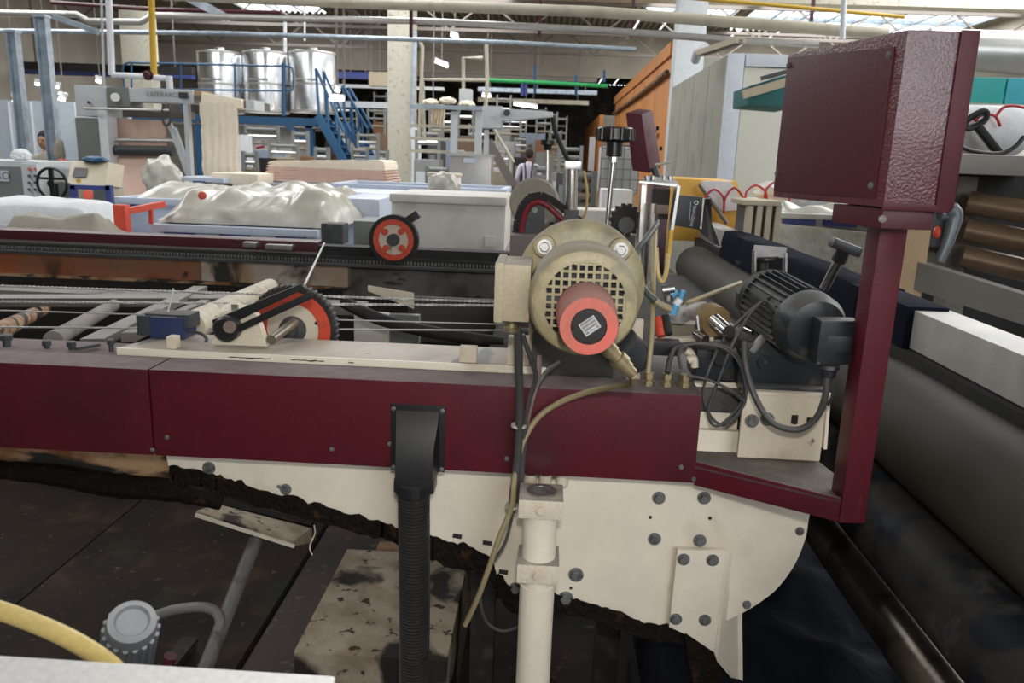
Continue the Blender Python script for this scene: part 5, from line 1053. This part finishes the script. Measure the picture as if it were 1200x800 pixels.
for x_, y_ in ((-.12, 1.8), (.2, 1.8), (-.12, 3.0), (.2, 3.0)): MB().box(x_-.03, x_+.03, y_-.03, y_+.03, 0, 1.0).b('leg', gd, t)
# --- chrome cylinder left
t = T('pneumatic_cylinder', 'upright chrome pneumatic cylinder behind the main motor', 'cylinder', at(670, 248, 2.4))
Yb = 2.4; MB().cyl(at(670, 196, Yb), at(669.5, 246, Yb), .018, n=24).b('barrel', chrome, t)
p = at(671, 195, Yb); MB().box(p.x-.024, p.x+.024, Yb-.024, Yb+.024, p.z-.008, p.z+.016, .002).b('end_cap', steel, t); p = at(669.5, 247, Yb); MB().box(p.x-.022, p.x+.022, Yb-.022, Yb+.022, 1.03, p.z+.004, .002).b('base_block', dgrey, t)
MB().tube([at(684, 200, Yb), at(688, 225, Yb), at(686, 250, Yb), at(678, 258, Yb)], .004, 8, 6).b('air_tube', amber, t)
# --- pulley drum with chain belt
c = at(626, 238, 2.9)
t = T('belt_drum', 'beige ribbed drum behind the toothed chain belt', 'drum', c)
MB().lathe(c+Vector((0, .02, 0)), (0, 1, 0), [(0, .085), (.008, .092), (.012, .086), (.02, .092), (.028, .086), (.06, .09)], 40).b('drum_body', mat('dusty_beige', (.34, .31, .25), .7), t); MB().box(c.x-.03, c.x+.03, 2.93, 2.97, 1.03, c.z-.05).b('drum_stand', dgrey, t)
t = T('drive_chain', 'dark red-sided toothed chain looping over the sprocket behind the main motor', 'chain', at(616, 278, 2.4))
Yb = 2.4
P = [(606, 276), (608, 258), (613, 242), (622, 232), (634, 230), (645, 235), (656, 243), (668, 252), (682, 262)]
MB().tube([at(p_[0]+(630-p_[0])*.18, p_[1]+7, Yb-.012) for p_ in P], .009, 8, 6).b('inner_band', mat('chain_red', (.22, .02, .03), .4), t)
pp = [at(*p_, Yb) for p_ in P]; n_ = 30
def cm(s):
    f_ = s*(len(pp)-1); i = min(int(f_), len(pp)-2); return pp[i].lerp(pp[i+1], f_-i)
for i in range(n_):
    p = cm(i/(n_-1)); d = (cm(min(1, i/(n_-1)+.02))-cm(max(0, i/(n_-1)-.02))).normalized(); u = Vector((-d.z, 0, d.x)); u = u if u.z > 0 or u.x < 0 else -u
    MB().bar(p+u*.004-d*.0055, p+u*.004+d*.0055, .03, .022, .002, up=u).b('chain_link', blackm, t)
c2 = at(627, 246, Yb); MB().cyl(c2+Vector((0, -.01, 0)), c2+Vector((0, .03, 0)), .03, n=24).b('sprocket', dgrey, t); MB().cyl(c2+Vector((0, -.015, 0)), c2+Vector((0, -.01, 0)), .008, n=16).b('sprocket_pin', bolt, t)
MB().box(c2.x-.03, c2.x+.03, Yb+.0, Yb+.05, at(627, 290, Yb).z, c2.z-.01).b('sprocket_stand', dgrey, t)
tag(fb(596, 276, 634, 384, 2.3, .12, .006).b('bearing_housing', mat('dusty_mauve', (.17, .14, .135), .7)), 'dusty mauve bearing housing between the chain and the motor flange', 'housing')
# --- centre right bracket / chrome cylinder / sensor
t = T('cylinder_bracket', 'angled steel bracket with chrome air cylinder right of the main motor', 'bracket', at(770, 340, 1.62))
Yb = 1.62
MB().hexa([at(749, 214, Yb), at(795, 219, Yb), at(792, 213, Yb+.08), at(760, 209, Yb+.08), at(749, 212, Yb), at(795, 216, Yb), at(792, 210, Yb+.08), at(760, 206, Yb+.08)]).b('top_plate', steel, t)
MB().bar(at(794, 217, Yb), at(786, 268, Yb), .006, .04).b('front_leg', steel, t)
lab(MB().bar(at(786, 268, Yb), at(783, 300, Yb), .007, .03).b('leg_end', yel, t), 'yellowed lower leg')
MB().cyl(at(765, 238, Yb+.03), at(758, 335, Yb+.03), .0165, n=24).b('chrome_barrel', chrome, t)
MB().bar(at(754, 215, Yb+.05), at(748, 330, Yb+.05), .010, .03).b('back_leg', steel, t)
for px in (758, 765, 778, 785): MB().cyl(at(px, 211, Yb+.03), at(px, 206, Yb+.03), .006, n=10).b('nut', chrome, t)
MB().box(at(768, 230, Yb).x, at(787, 230, Yb).x, Yb+.02, Yb+.06, at(775, 258, Yb).z, at(775, 222, Yb).z, .003).b('valve_block', blackm, t)
lab(fb(769, 240, 784, 251, Yb, .03, .002).b('amber_block', mat('brown_resin', (.12, .08, .05), .5), t), 'brown block'); 
t = T('lead_cog', 'greasy black cog at the left of the chrome bracket', 'gear', at(735, 290, 1.75))
c = at(734, 258, 1.75); MB().lathe(c, (0, 1, 0), [(0, .03), (.03, .032)], 24).b('cog_body', blackm, t); MB().cyl(c+Vector((0, -.006, -.01)), c+Vector((0, 0, -.01)), .018, n=16).b('cog_hub', dgrey, t)
for k in range(14): a_ = k*.449; MB().box(c.x+math.cos(a_)*.032-.004, c.x+math.cos(a_)*.032+.004, 1.752, 1.778, c.z+math.sin(a_)*.032-.004, c.z+math.sin(a_)*.032+.004).b('tooth', blackm, t)
MB().bar(at(736, 275, 1.78), Vector((at(736, 275, 1.78).x, 1.78, 1.03)), .03, .03).b('cog_stand', dgrey, t)
t = T('edge_sensor', 'black edge sensor box with white lettering and a curved black holder', 'sensor', at(810, 266, 1.9))
Yb = 1.85
MB().hexa([at(789, 264, Yb), at(820, 269, Yb), at(820, 269, Yb+.06), at(789, 264, Yb+.06), at(793, 228, Yb), at(824, 231, Yb), at(824, 231, Yb+.06), at(793, 228, Yb+.06)], .002).b('case', mat('navy_black', (.02, .025, .035), .45), t)
MB().bar(at(824.5, 232, Yb), at(821, 268, Yb), .004, .004).b('edge_trim', steel, t)
MB().prism([at(825, 233, Yb), at(834, 232, Yb), at(834, 262, Yb), at(846, 290, Yb-.2), at(836, 286, Yb-.2), at(822, 272, Yb)], (0, .03, 0), .002).b('curved_holder', black, t)
p = at(812.5, 253, Yb-.001); text('ERHARDT+LEIMER', p, .0095, inkw, t, rot=(math.pi/2, -math.pi/2+.1, 0), name='side_lettering', sx=.62)
p = at(816, 237.5, Yb-.001); MB().ring(p, (0, -1, 0), .003, .005, .0005, 20).b('logo_ring', inkw, t); MB().bar(at(809.5, 236, Yb-.001), at(808, 259, Yb-.001), .0008, .001).b('logo_rule', inkw, t)
# hoses around the centre
pipe('air_tube', 'dark green air tube curving from the valve block down to the blue fittings', [at(770, 262, 1.55), at(757, 280, 1.5), at(745, 296, 1.47), at(745, 318, 1.45), at(756, 340, 1.43), at(768, 352, 1.42)], .006, hoset, 'tube', 6)
pipe('air_tube', 'olive air tube continuing to the blue fittings', [at(768, 352, 1.42), at(776, 358, 1.42), at(788, 363, 1.42)], .0062, hosey, 'tube', 6)
pipe('air_tube', 'upright olive air tube from the brass gland up behind the chrome bracket', [at(759, 440, 1.40), at(763, 400, 1.42), at(765, 350, 1.46), at(766, 300, 1.52), at(768, 262, 1.58)], .0050, hosey, 'tube', 6)
pipe('air_tube', 'clear amber tube loop under the bracket leg', [at(783, 298, 1.6), at(781, 318, 1.58), at(776, 330, 1.57), at(771, 320, 1.57), at(769, 290, 1.58)], .0045, amber, 'tube', 6)
pipe('air_tube', 'straight olive air tube running up right from the blue fittings over the roller', [at(804, 355, 1.5), at(836, 343, 1.55), at(868, 331, 1.62)], .0045, hosey, 'tube', 4)
t = T('blue_fitting', 'blue and clear pneumatic elbow fittings beside the olive tubes', 'fitting', at(790, 368, 1.42))
MB().cyl(at(783, 352, 1.45), at(783, 338, 1.45), .009).b('valve_body', steel, t)
for (a_, b_, r, m, nm) in (((786, 345), (793, 340), .008, bluef, 'blue_collar'), ((788, 368), (792, 357), .0075, bluef, 'blue_collar'), ((792, 357), (797, 350), .007, pipew, 'clear_body'), ((797, 350), (801, 340), .005, bluef, 'blue_collar'), ((776, 340), (790, 338), .010, steel, 'valve_body')): MB().cyl(at(*a_, 1.42), at(*b_, 1.42), r, n=14).b(nm, m, t)
# grippy carriage (aluminium link, tan roller)
t = T('guide_carriage', 'aluminium link arm with a tan rubber roller and polished pins', 'carriage', at(810, 410, 1.45))
alu = mat('cast_aluminium', (.36, .35, .33), .5, .6, dirt=[((.2, .18, .16), 30, .5, .7)])
MB().prism([at(786, 378, 1.55), at(800, 380, 1.55), at(832, 364, 1.55), at(829, 355, 1.55), at(812, 356, 1.55), at(793, 362, 1.55), at(784, 370, 1.55)], (0, .02, 0), .003).b('link_arm', alu, t)
MB().cyl(at(802, 369, 1.549), at(802, 369, 1.546), .004).b('pin_hole', dgrey, t)
MB().ring(at(840, 377, 1.50), (-.35, 1, .1), .012, .030, .03, 30).b('tan_roller', mat('tan_rubber', (.30, .20, .09), .6), t)
MB().cyl(at(838, 375, 1.46), at(854, 389, 1.40), .0125, n=20).b('polished_pin', chrome, t); MB().cyl(at(815, 391, 1.47), at(827, 398, 1.44), .0085, n=16).b('polished_pin', chrome, t); MB().cyl(at(871, 384, 1.46), at(882, 389, 1.44), .006, n=12).b('polished_pin', chrome, t)
MB().bar(at(817, 370, 1.5), at(819, 388, 1.48), .003, .003).b('drop_pin', pipew, t)
MB().box(at(786, 400, 1.6).x, at(860, 400, 1.6).x, 1.6, 1.64, at(820, 400, 1.6).z, at(820, 380, 1.6).z, .003).b('carriage_base', mat('oily_tan', (.25, .22, .16), .6), t)
MB().bar(at(768, 398, 1.5), at(835, 396, 1.5), .02, .008).b('slide_rail', cream, t)
lab(MB().cyl(at(771, 372, 1.5), at(775, 394, 1.48), .009, n=12).b('red_spring', redo, t), 'red spring'); MB().cyl(at(779, 370, 1.5), at(783, 392, 1.48), .009, n=12).b('black_spring', blackm, t)
t = T('black_bar_clamp', 'black bar clamp in front of the carriage', 'clamp', at(780, 418, 1.44)); MB().box(at(765, 405, 1.44).x, at(798, 405, 1.44).x, 1.44, 1.47, at(780, 417, 1.44).z, at(780, 400, 1.44).z, .003).b('bar', black, t)
for k, (px, py) in enumerate(((760, 448), (782, 444), (803, 445))):
    p = at(px, py, 1.40); t = T('brass_gland', ('left', 'middle', 'right')[k]+' of the three brass cable glands on top of the beam', 'gland', (p.x, 1.40, ZT), 'brass glands')
    MB().cyl((p.x, 1.40, ZT-.004), (p.x, 1.40, ZT+.008), .011, n=6).b('nut', brass, t); MB().cyl((p.x, 1.40, ZT+.008), (p.x, 1.40, ZT+.014), .008, n=16).b('neck', brass, t); MB().cyl((p.x, 1.40, ZT+.014), (p.x, 1.40, ZT+.024), .0105, n=6).b('cap_nut', brass, t)
pipe('dark_cable', 'dark cable curving up from the middle brass gland', [at(782, 436, 1.40), at(786, 418, 1.42), at(795, 406, 1.44), at(830, 402, 1.46), at(862, 410, 1.45)], .005, hosec, 'cable', 6)
t = T('white_elbow', 'two small white elbow fittings near the right brass gland', 'fitting', at(808, 425, 1.42))
MB().tube([at(803, 410, 1.43), at(809, 414, 1.43), at(813, 424, 1.42)], .008, 10, 5).b('upper_elbow', cream, t); MB().tube([at(806, 422, 1.41), at(813, 420, 1.41), at(814, 430, 1.41)], .007, 10, 5).b('lower_elbow', cream, t)

# --- base bracket + black gearmotor
t = T('bolted_bracket', 'cream bolted base bracket under the black gear motor', 'bracket', at(905, 520, 1.42))
MB().box(at(868, 490, 1.40).x, at(966, 490, 1.40).x, 1.395, 1.405, 1.022, at(915, 463, 1.40).z, .002).b('front_leaf', cream, t)
MB().box(at(868, 490, 1.40).x, at(972, 490, 1.40).x, 1.395, 1.60, at(915, 465, 1.40).z, at(915, 459, 1.40).z, .002).b('top_leaf', cream, t)
for (px, py) in ((881, 493), (899, 491)): hexbolt(t, at(px, py, 1.395), (0, -1, 0), .009, .007)
for (px, py) in ((931, 491), (949, 494)): p = at(px, py, 1.3945); MB().tube([p+Vector((0, 0, -.008)), p+Vector((0, 0, .008))], .006, 10, 0).b('slot', blackm, t)
MB().bar(at(969, 470, 1.40), at(965, 524, 1.40), .006, .02).b('end_rib', creamp, t)
tag(MB().box(xe+.004, at(868, 490, 1.43).x, 1.448, 1.458, 1.02, 1.15, .002).b('web_plate', creamp), 'cream web plate behind the hanging cables, right of the maroon beam end', 'plate')
t = T('gear_motor', 'black finned gear motor with a terminal box, leaning towards the post', 'motor', at(920, 460, 1.42))
gz = at(900, 455, 1.42).z
MB().box(at(862, 430, 1.45).x, at(965, 430, 1.45).x, 1.43, 1.57, gz+.002, gz+.085, .012).b('gearbox', mgrey, t)
MB().box(at(866, 455, 1.42).x, at(968, 455, 1.42).x, 1.41, 1.58, gz-.004, gz+.006, .002).b('gearbox_foot', mgrey, t)
p = at(896, 424, 1.43); MB().lathe(p, (0, -1, 0), [(0, .014), (.004, .013)], 20).b('inspection_cap', mgrey, t); MB().sphere(p+Vector((0, -.004, 0)), .003, 8).b('oil_bead', chrome, t)
for (px, py) in ((845, 418), ): MB().lathe(at(px, py, 1.44), (0, -1, 0), [(0, .018), (.006, .016)], 20).b('side_cap', mgrey, t)
MB().box(at(815, 430, 1.46).x, at(868, 430, 1.46).x, 1.46, 1.56, gz-.002, gz+.06, .01).b('worm_housing', mgrey, t)
fc = at(958, 388, 1.30); bc = at(902, 352, 1.50); ax = (bc-fc).normalized()
MB().lathe(fc, ax, [(0, .038), (.004, .050), (.018, .058), (.045, .060), (.05, .058)], 40).b('fan_cowl', mgrey, t)
MB().lathe(fc, ax, [(.05, .050), (.21, .050)], 36).b('motor_barrel', mgrey, t)
u0 = ax.orthogonal().normalized(); v0 = ax.cross(u0)
for k in range(30): a_ = 2*math.pi*k/30; u = u0*math.cos(a_)+v0*math.sin(a_); MB().bar(fc+ax*.055+u*.054, fc+ax*.20+u*.054, .0022, .014, up=u).b('cooling_fin', mgrey, t)
MB().lathe(fc, ax, [(.2, .056), (.215, .058), (.225, .045)], 36).b('end_shield', mgrey, t)
p = at(982, 402, 1.262); MB().hexa([Vector((p.x+a_*.033, 1.262+(a_*.006), p.z+b_*.037)) for a_, b_ in ((-1, -1), (1, -1))]+[Vector((p.x+.033, 1.30, p.z-.037)), Vector((p.x-.033, 1.30, p.z-.037))]+[Vector((p.x-.033, 1.256, p.z+.037)), Vector((p.x+.033, 1.268, p.z+.037)), Vector((p.x+.033, 1.30, p.z+.037)), Vector((p.x-.033, 1.30, p.z+.037))], .004).b('terminal_box', mgrey, t)
MB().box(p.x-.018, p.x+.020, 1.2585, 1.263, p.z-.014, p.z+.012, .001).b('terminal_plate', mgrey, t)
for a_, b_ in ((-1, -1), (1, -1), (-1, 1), (1, 1)): MB().cyl((p.x+a_*.029, 1.264, p.z+b_*.033), (p.x+a_*.029, 1.256, p.z+b_*.033), .003, n=8).b('screw', dgrey, t)
p2 = at(971, 434, 1.275); MB().lathe(p2+Vector((0, 0, .01)), (0, 0, -1), [(0, .016), (.006, .017), (.008, .013), (.02, .012)], 16).b('cable_gland', mgrey, t)
pipe('motor_cable', 'thick grey cable sagging from the black motor terminal box across the cream base', [at(969, 442, 1.27), at(967, 465, 1.27), at(956, 490, 1.28), at(935, 503, 1.29), at(905, 495, 1.30), at(885, 465, 1.32), at(874, 430, 1.34), at(872, 400, 1.36)], .0055, hosec, 'cable', 8)
pipe('motor_cable', 'thinner grey cable beside the thick one at the black motor', [at(975, 442, 1.28), at(976, 462, 1.29), at(970, 474, 1.30)], .003, hosec, 'cable', 8)
cabs = [[(868, 408), (874, 440), (868, 480), (850, 498), (833, 488), (824, 462), (832, 430), (850, 395), (878, 365), (895, 352)], [(862, 410), (872, 440), (870, 468), (856, 488), (838, 499), (830, 480), (844, 440), (860, 400), (884, 362), (905, 345)], [(800, 405), (830, 402), (860, 412), (872, 445)], [(798, 432), (796, 412), (812, 403), (848, 408), (868, 430), (873, 470), (850, 500)], [(806, 440), (830, 445), (858, 458), (872, 470)]]
for k, pts in enumerate(cabs): pipe('loop_cable', ('outer', 'inner', 'short upper', 'arched', 'low straight')[k]+' dark cable of the tangle hanging left of the black motor', [at(px, py, 1.375-.004*k+.03*(py < 400)) for px, py in pts], .0028, hosec, 'cable', 8, 'tangled cables')
# T knob
t = T('t_handle', 'black T-handle on a polished rod above the black motor', 'handle', at(965, 335, 1.50))
p, q_ = at(966, 338, 1.48), at(984, 303, 1.45); MB().cyl(p, q_, .009, n=16).b('rod', chrome, t); d = (q_-p).normalized(); MB().cyl(q_-d*.004, q_+d*.022, .0135, .012, n=16).b('collar', black, t)
MB().bar(at(974, 283, 1.44), at(1007, 296, 1.44), .026, .018, .005).b('cross_grip', black, t)
# frame with knob
t = T('stop_frame', 'thin steel frame around a black knobbed polished plunger', 'frame', at(900, 350, 1.55))
Yb = 1.55
for a_, b_ in (((884, 293), (883, 344)), ((920, 296), (919, 346)), ((883, 293), (921, 296))): MB().bar(at(*a_, Yb), at(*b_, Yb), .004, .02).b('frame_strip', steel, t)
MB().cyl(at(893, 318, Yb+.01), at(891, 347, Yb+.01), .009, n=16).b('plunger', chrome, t); MB().cyl(at(893.5, 305, Yb+.01), at(893, 318, Yb+.01), .011, n=16).b('knob_neck', black, t); MB().cyl(at(898, 300, Yb+.01), at(898, 306, Yb+.01), .024, n=20, bev=.003).b('knob', black, t)
MB().cyl(at(911, 323, Yb), at(910, 344, Yb), .009, n=16).b('switch_cylinder', steel, t); lab(MB().box(at(900, 325, Yb).x, at(906, 325, Yb).x, Yb, Yb+.01, at(903, 328, Yb).z, at(903, 320, Yb).z).b('amber_tab', yel, t), 'amber tab')
MB().box(at(868, 355, Yb).x, at(925, 355, Yb).x, Yb-.01, Yb+.05, at(895, 366, Yb).z, at(895, 347, Yb).z, .004).b('base_block', dgrey, t)
t = T('valve_stack', 'small steel valve between the frame base and the black motor', 'valve', at(893, 400, 1.48)); MB().cyl(at(897, 385, 1.47), at(897, 362, 1.47), .012, n=14).b('body', alu, t); MB().bar(at(880, 412, 1.43), at(896, 393, 1.43), .012, .012, .001).b('steel_bar', steel, t); MB().box(at(885, 400, 1.47).x, at(905, 400, 1.47).x, 1.47, 1.5, at(895, 420, 1.47).z, at(895, 384, 1.47).z).b('stem', dgrey, t)

# --- big rollers at right (run along the depth of the machine)
def rl(ang, D, r, y0, y1, nm, m, label, n=56):
    a_ = math.radians(ang); x = D*math.cos(a_); z = H-D*math.sin(a_)
    t = T(nm, label, 'roller', (x, (y0+y1)/2, z-r)); q = MB(); q.lathe((x, y0, z), (0, 1, 0), [(0, r-.004), (.004, r), (y1-y0-.004, r), (y1-y0, r-.004)], n); q.b('roller_face', m, t)
    MB().cyl((x, y0-.08, z), (x, y1+.08, z), r*.35, n=20).b('shaft', darksteel, t); return t
rl(33.4, 1.0, .112, .9, 4.4, 'large_roller', rubber, 'large dark rubber roller running back on the right')
rl(44.2, 1.02, .078, .8, 4.3, 'lower_roller', rubber2, 'smaller stained dark roller below the large one')
t = T('steel_guide_bar', 'dark polished steel guide bar slanting along below the rollers', 'bar', (.70, 2.2, .6))
a_ = math.radians(50.5); x = 1.12*math.cos(a_); z = H-1.12*math.sin(a_)
MB().lathe((x, .7, z), (0, 1, 0), [(0, .05), (3.4, .05)], 36).b('bar_face', darksteel, t)
tag(MB().box(x+.045, x+.09, .7, 4.1, z-.05, z+.01, .003).b('side_rail', darksteel), 'dark rail just right of the polished guide bar', 'rail')
# white rail + navy cloth
t = T('outer_beam', 'scuffed white outer beam running back above the large roller', 'beam', (1.0, 2.5, 1.1))
xo = .93; zt2 = H-xo*math.tan(math.radians(19.9)); zb2 = H-xo*math.tan(math.radians(25.0))
MB().box(xo, xo+.10, .9, 4.9, zb2, zt2, .004).b('web', whitep, t)
tag(MB().box(xo-.02, xo+.09, .9, 4.9, zb2-.055, zb2-.003).b('shadow_strip', blackm), 'black strip added as the shadow gap under the white outer beam', 'ledge')  # black strip set in as the shaded gap between beam and roller
q = MB(); nx, ny = 10, 80
y0, y1 = 2.30, 4.15; gv = []
prof = [(xo+.11, zt2-.02), (xo+.11, zt2+.006), (xo+.05, zt2+.010), (xo-.01, zt2+.006), (xo-.016, zt2-.03), (xo-.02, zb2+.03), (xo-.024, zb2-.02), (xo-.03, zb2-.07)]
for j in range(ny+1):
    y = y0+(y1-y0)*j/ny; gv.append([q.bm.verts.new((px+.006*nz3(y*6, i*.6)+.004*math.sin(y*9+i), y, pz+.004*nz3(y*5, i*2))) for i, (px, pz) in enumerate(prof)])
for j in range(ny):
    for i in range(len(prof)-1): q.bm.faces.new((gv[j][i], gv[j][i+1], gv[j+1][i+1], gv[j+1][i]))
o = q.b('navy_cover', navy, sharp=80); md = o.modifiers.new('thick', 'SOLIDIFY'); md.thickness = .004
tag(o, 'navy cloth cover draped over the far half of the white outer beam', 'cloth')
tag(MB().box(xo-.02, xo+.09, 1.98, 2.26, zb2-.02, zt2+.012, .02).b('navy_cover', navy), 'crumpled navy cloth end just behind the maroon post', 'cloth')
# dark sloped machine flank behind far end of roller
tag(MB().box(.30, .72, 2.2, 4.0, .8, 1.0).b('dark_trough', blackm), 'black trough behind the fittings left of the large roller', 'trough')
# black cloth heap
q = MB()
q.field(.28, 1.05, .55, 2.8, lambda u, v: .50+.05*nz3(u*5, v*9)+.018*math.sin(v*40+u*6+3*nz3(u*3, v*3))+.015*nz3(u*14, v*30), .3, 40, 110)
tag(q.b('black_cloth', navy2, sharp=80), 'black cloth lying in folds under the rollers at the lower right', 'cloth')
tag(MB().box(.26, 1.05, .55, 2.8, .0, .3).b('cloth_trolley', blackm), 'black trolley under the folded black cloth', 'trolley')

# --- cables of the motor
def tube(nm, pts, r, m, label, cat='cable', group='motor cables'):
    return tag(MB().tube(pts, r, 10, 8).b(nm, m), label, cat, group)
tube('motor_conduit', [at(607, 385, 1.24), at(608, 430, 1.27), at(609, 480, 1.305), at(607, 530, 1.32), at(602, 575, 1.325), at(600, 600, 1.325)], .0072, hosec, 'thick grey conduit dropping from the khaki terminal box')
tube('motor_cable', [at(612, 392, 1.27), at(622, 420, 1.28), at(628, 442, 1.30), at(620, 470, 1.315), at(614, 510, 1.325), at(610, 560, 1.33), at(606, 595, 1.33)], .0045, hosec, 'grey cable bending out beside the thick conduit')
tube('motor_cable', [at(655, 425, 1.38), at(640, 436, 1.34), at(628, 458, 1.33), at(618, 490, 1.325), at(613, 540, 1.33), at(608, 592, 1.33)], .0045, hosec, 'grey cable coming from under the motor to join the bundle')
tube('motor_cable', [at(632, 418, 1.40), at(631, 440, 1.34), at(622, 475, 1.32), at(612, 520, 1.335)], .0045, mat('mauve_cable', (.2, .13, .11), .6), 'brownish cable in the bundle under the motor')
tube('encoder_cable', [at(742, 440, 1.11), at(740, 449, 1.16), at(725, 452, 1.22), at(690, 459, 1.29), at(655, 472, 1.325), at(630, 490, 1.33), at(612, 520, 1.325), at(603, 560, 1.32), at(600, 592, 1.31), at(585, 630, 1.31), at(573, 665, 1.31), at(560, 700, 1.32), at(545, 732, 1.34)], .0052, hosey, 'olive cable from the encoder running along the beam and hanging down')
tube('thin_lead', [at(603, 592, 1.31), at(592, 635, 1.315), at(572, 668, 1.315), at(563, 700, 1.32), at(570, 728, 1.33), at(588, 739, 1.34), at(607, 735, 1.35)], .0028, hosec, 'thin grey lead hooking to the right below the cable bundle')
for k, (px, py) in enumerate(((608, 498), (601, 592))): p = at(px, py, 1.32); tag(MB().lathe(p+Vector((0, 0, -.003)), (0, 0, 1), [(0, .0135), (.005, .0135)], 14).b('cable_tie', pipeb), ('cable tie around the bundle on the maroon beam', 'lower cable tie around the bundle below the beam')[k], 'cable tie', 'cable ties')

# ================================================================ UNDER THE MACHINE
# oily plates on the floor
xs_ = [-4.5, at(60, 680, Z=.03).x, -.75, .3]
for k, (x0, x1) in enumerate(((-4.2, at(95, 645, Z=.03).x), (at(95, 645, Z=.03).x, at(330, 700, Z=.03).x), )):
    o = MB().box(x0+.006, x1-.006, 1.2, 3.88, .0, .03+.004*k, .004).b('floor_plate', tray); tag(o, ('left oily dark floor plate with a straight seam at its right', 'second oily dark floor plate with pale worn spots')[k], 'floor plate')
tag(MB().box(at(330, 700, Z=.03).x+.006, .3, 1.2, 3.88, .0, .02, .003).b('floor_plate', purple), 'brownish purple stained floor plate beside the cream block', 'floor plate')
z_ = .30
P = [at(347, 800, Z=z_), at(532, 800, Z=z_), at(534, 652, Z=z_), at(400, 640, Z=z_)]
t = T('plinth_block', 'grimy cream topped plinth block on the floor behind the corrugated hose', 'block', (P[0].x+.2, 2.1, 0))
y0 = 1.75; y1 = at(450, 645, Z=z_).y; xL_ = at(375, 720, Z=z_).x; xR_ = at(535, 720, Z=z_).x
MB().box(xL_-.02, xR_, y0, y1, 0, z_, .006).b('body', blockm, t); MB().box(xL_+.06, xR_, y1, y1+.12, 0, z_-.03, .004).b('step', rust2, t)
t = T('foot_shelf', 'small grimy cream shelf bracket on a grey tube leg under the beam', 'shelf', at(240, 790, 2.0))
Ys = 2.05
MB().hexa([at(230, 604, Ys), at(344, 640, Ys), at(366, 636, Ys+.12), at(255, 596, Ys+.14), at(230, 598, Ys), at(344, 634, Ys), at(366, 618, Ys+.12), at(255, 590, Ys+.14)], .003).b('top', blockm, t)
MB().bar(at(229, 603, Ys-.002), at(345, 640, Ys-.002), .006, .010).b('front_edge', creamp, t)
MB().bar(at(255, 592, Ys+.15), at(366, 618, Ys+.13), .03, .03).b('back_rib', grime, t)
MB().cyl(at(300, 632, Ys+.04), at(236, 795, Ys-.25), .021, n=18).b('tube_leg', mat('grey_hose_leg', (.16, .155, .15), .5, dirt=[((.08, .07, .06), 20, .5, .7)]), t)
tag(MB().tube([at(180, 722, 1.9), at(205, 714, 1.9), at(235, 711, 1.9), at(252, 716, 1.9), at(258, 728, 1.88), at(255, 738, 1.87)], .014, 12, 8).b('braided_hose', mat('braided_grey', (.20, .19, .18), .5)), 'short grey braided hose bent over towards the tube leg', 'hose')
tag(MB().bar(at(190, 790, 1.9), at(265, 700, 2.6), .05, .02).b('floor_strip', blackm), 'dark steel strip on the floor left of the tube leg', 'strip')
tag(MB().tube([at(368, 615, 1.9), at(369, 625, 1.9), at(363, 640, 1.9), at(366, 650, 1.9)], .002, 6, 6).b('thread', cloth), 'loose pale thread hanging at the shelf bracket end', 'thread')
tag(MB().cyl(at(196, 780, 1.2), at(200, 768, 1.2), .012, n=12).b('bottle_stopper', maroond), 'small dark red cap behind the ribbed grey knob', 'cap')

# ================================================================ NEAR FOREGROUND
t = T('front_tray', 'white rim of a tray right at the bottom left in front of the camera', 'tray', at(150, 830, .5))
zt3 = at(150, 781, .50).z
a0 = at(-80, 766, .50); b0 = at(345, 800, .50); a0 = Vector((a0.x, .5, zt3)); 
MB().hexa([Vector((-.5, .25, zt3-.05)), Vector((b0.x+.06, .25, zt3-.05)), Vector((b0.x+.03, .505, zt3-.05)), Vector((-.5, .505, zt3-.05)), Vector((-.5, .25, zt3)), Vector((b0.x+.06, .25, zt3-.0)), Vector((b0.x+.03, .505, zt3)), Vector((-.5, .505, zt3))], .004).b('rim', mat('bright_white_paint', (.62, .61, .59), .5), t)
c = at(152, 745, .58)
t = T('ribbed_knob', 'out of focus ribbed grey knob behind the white tray rim', 'knob', c-Vector((0, 0, .04)))
k0 = at(148, 775, .60); k1 = at(155, 728, .57); d = (k1-k0)
MB().lathe(k0-d*.5, d, [(0, .020), (d.length*1.35, .0205), (d.length*1.5, .019), (d.length*1.52, .014), (d.length*1.48, .012)], 36).b('cap', knobg, t)
u0 = d.normalized().orthogonal().normalized(); v0 = d.normalized().cross(u0)
for i in range(18): a_ = 2*math.pi*i/18; u = u0*math.cos(a_)+v0*math.sin(a_); MB().cyl(k0-d*.5+u*.0205, k0+d*.85+u*.0208, .0022, n=8).b('grip_rib', knobg, t)
tag(MB().tube([at(-30, 706, .55), at(20, 722, .55), at(75, 745, .54), at(120, 772, .53), at(150, 800, .52)], .0075, 14, 8).b('yellow_hose', ywh), 'out of focus yellow hose crossing the bottom left corner', 'hose')
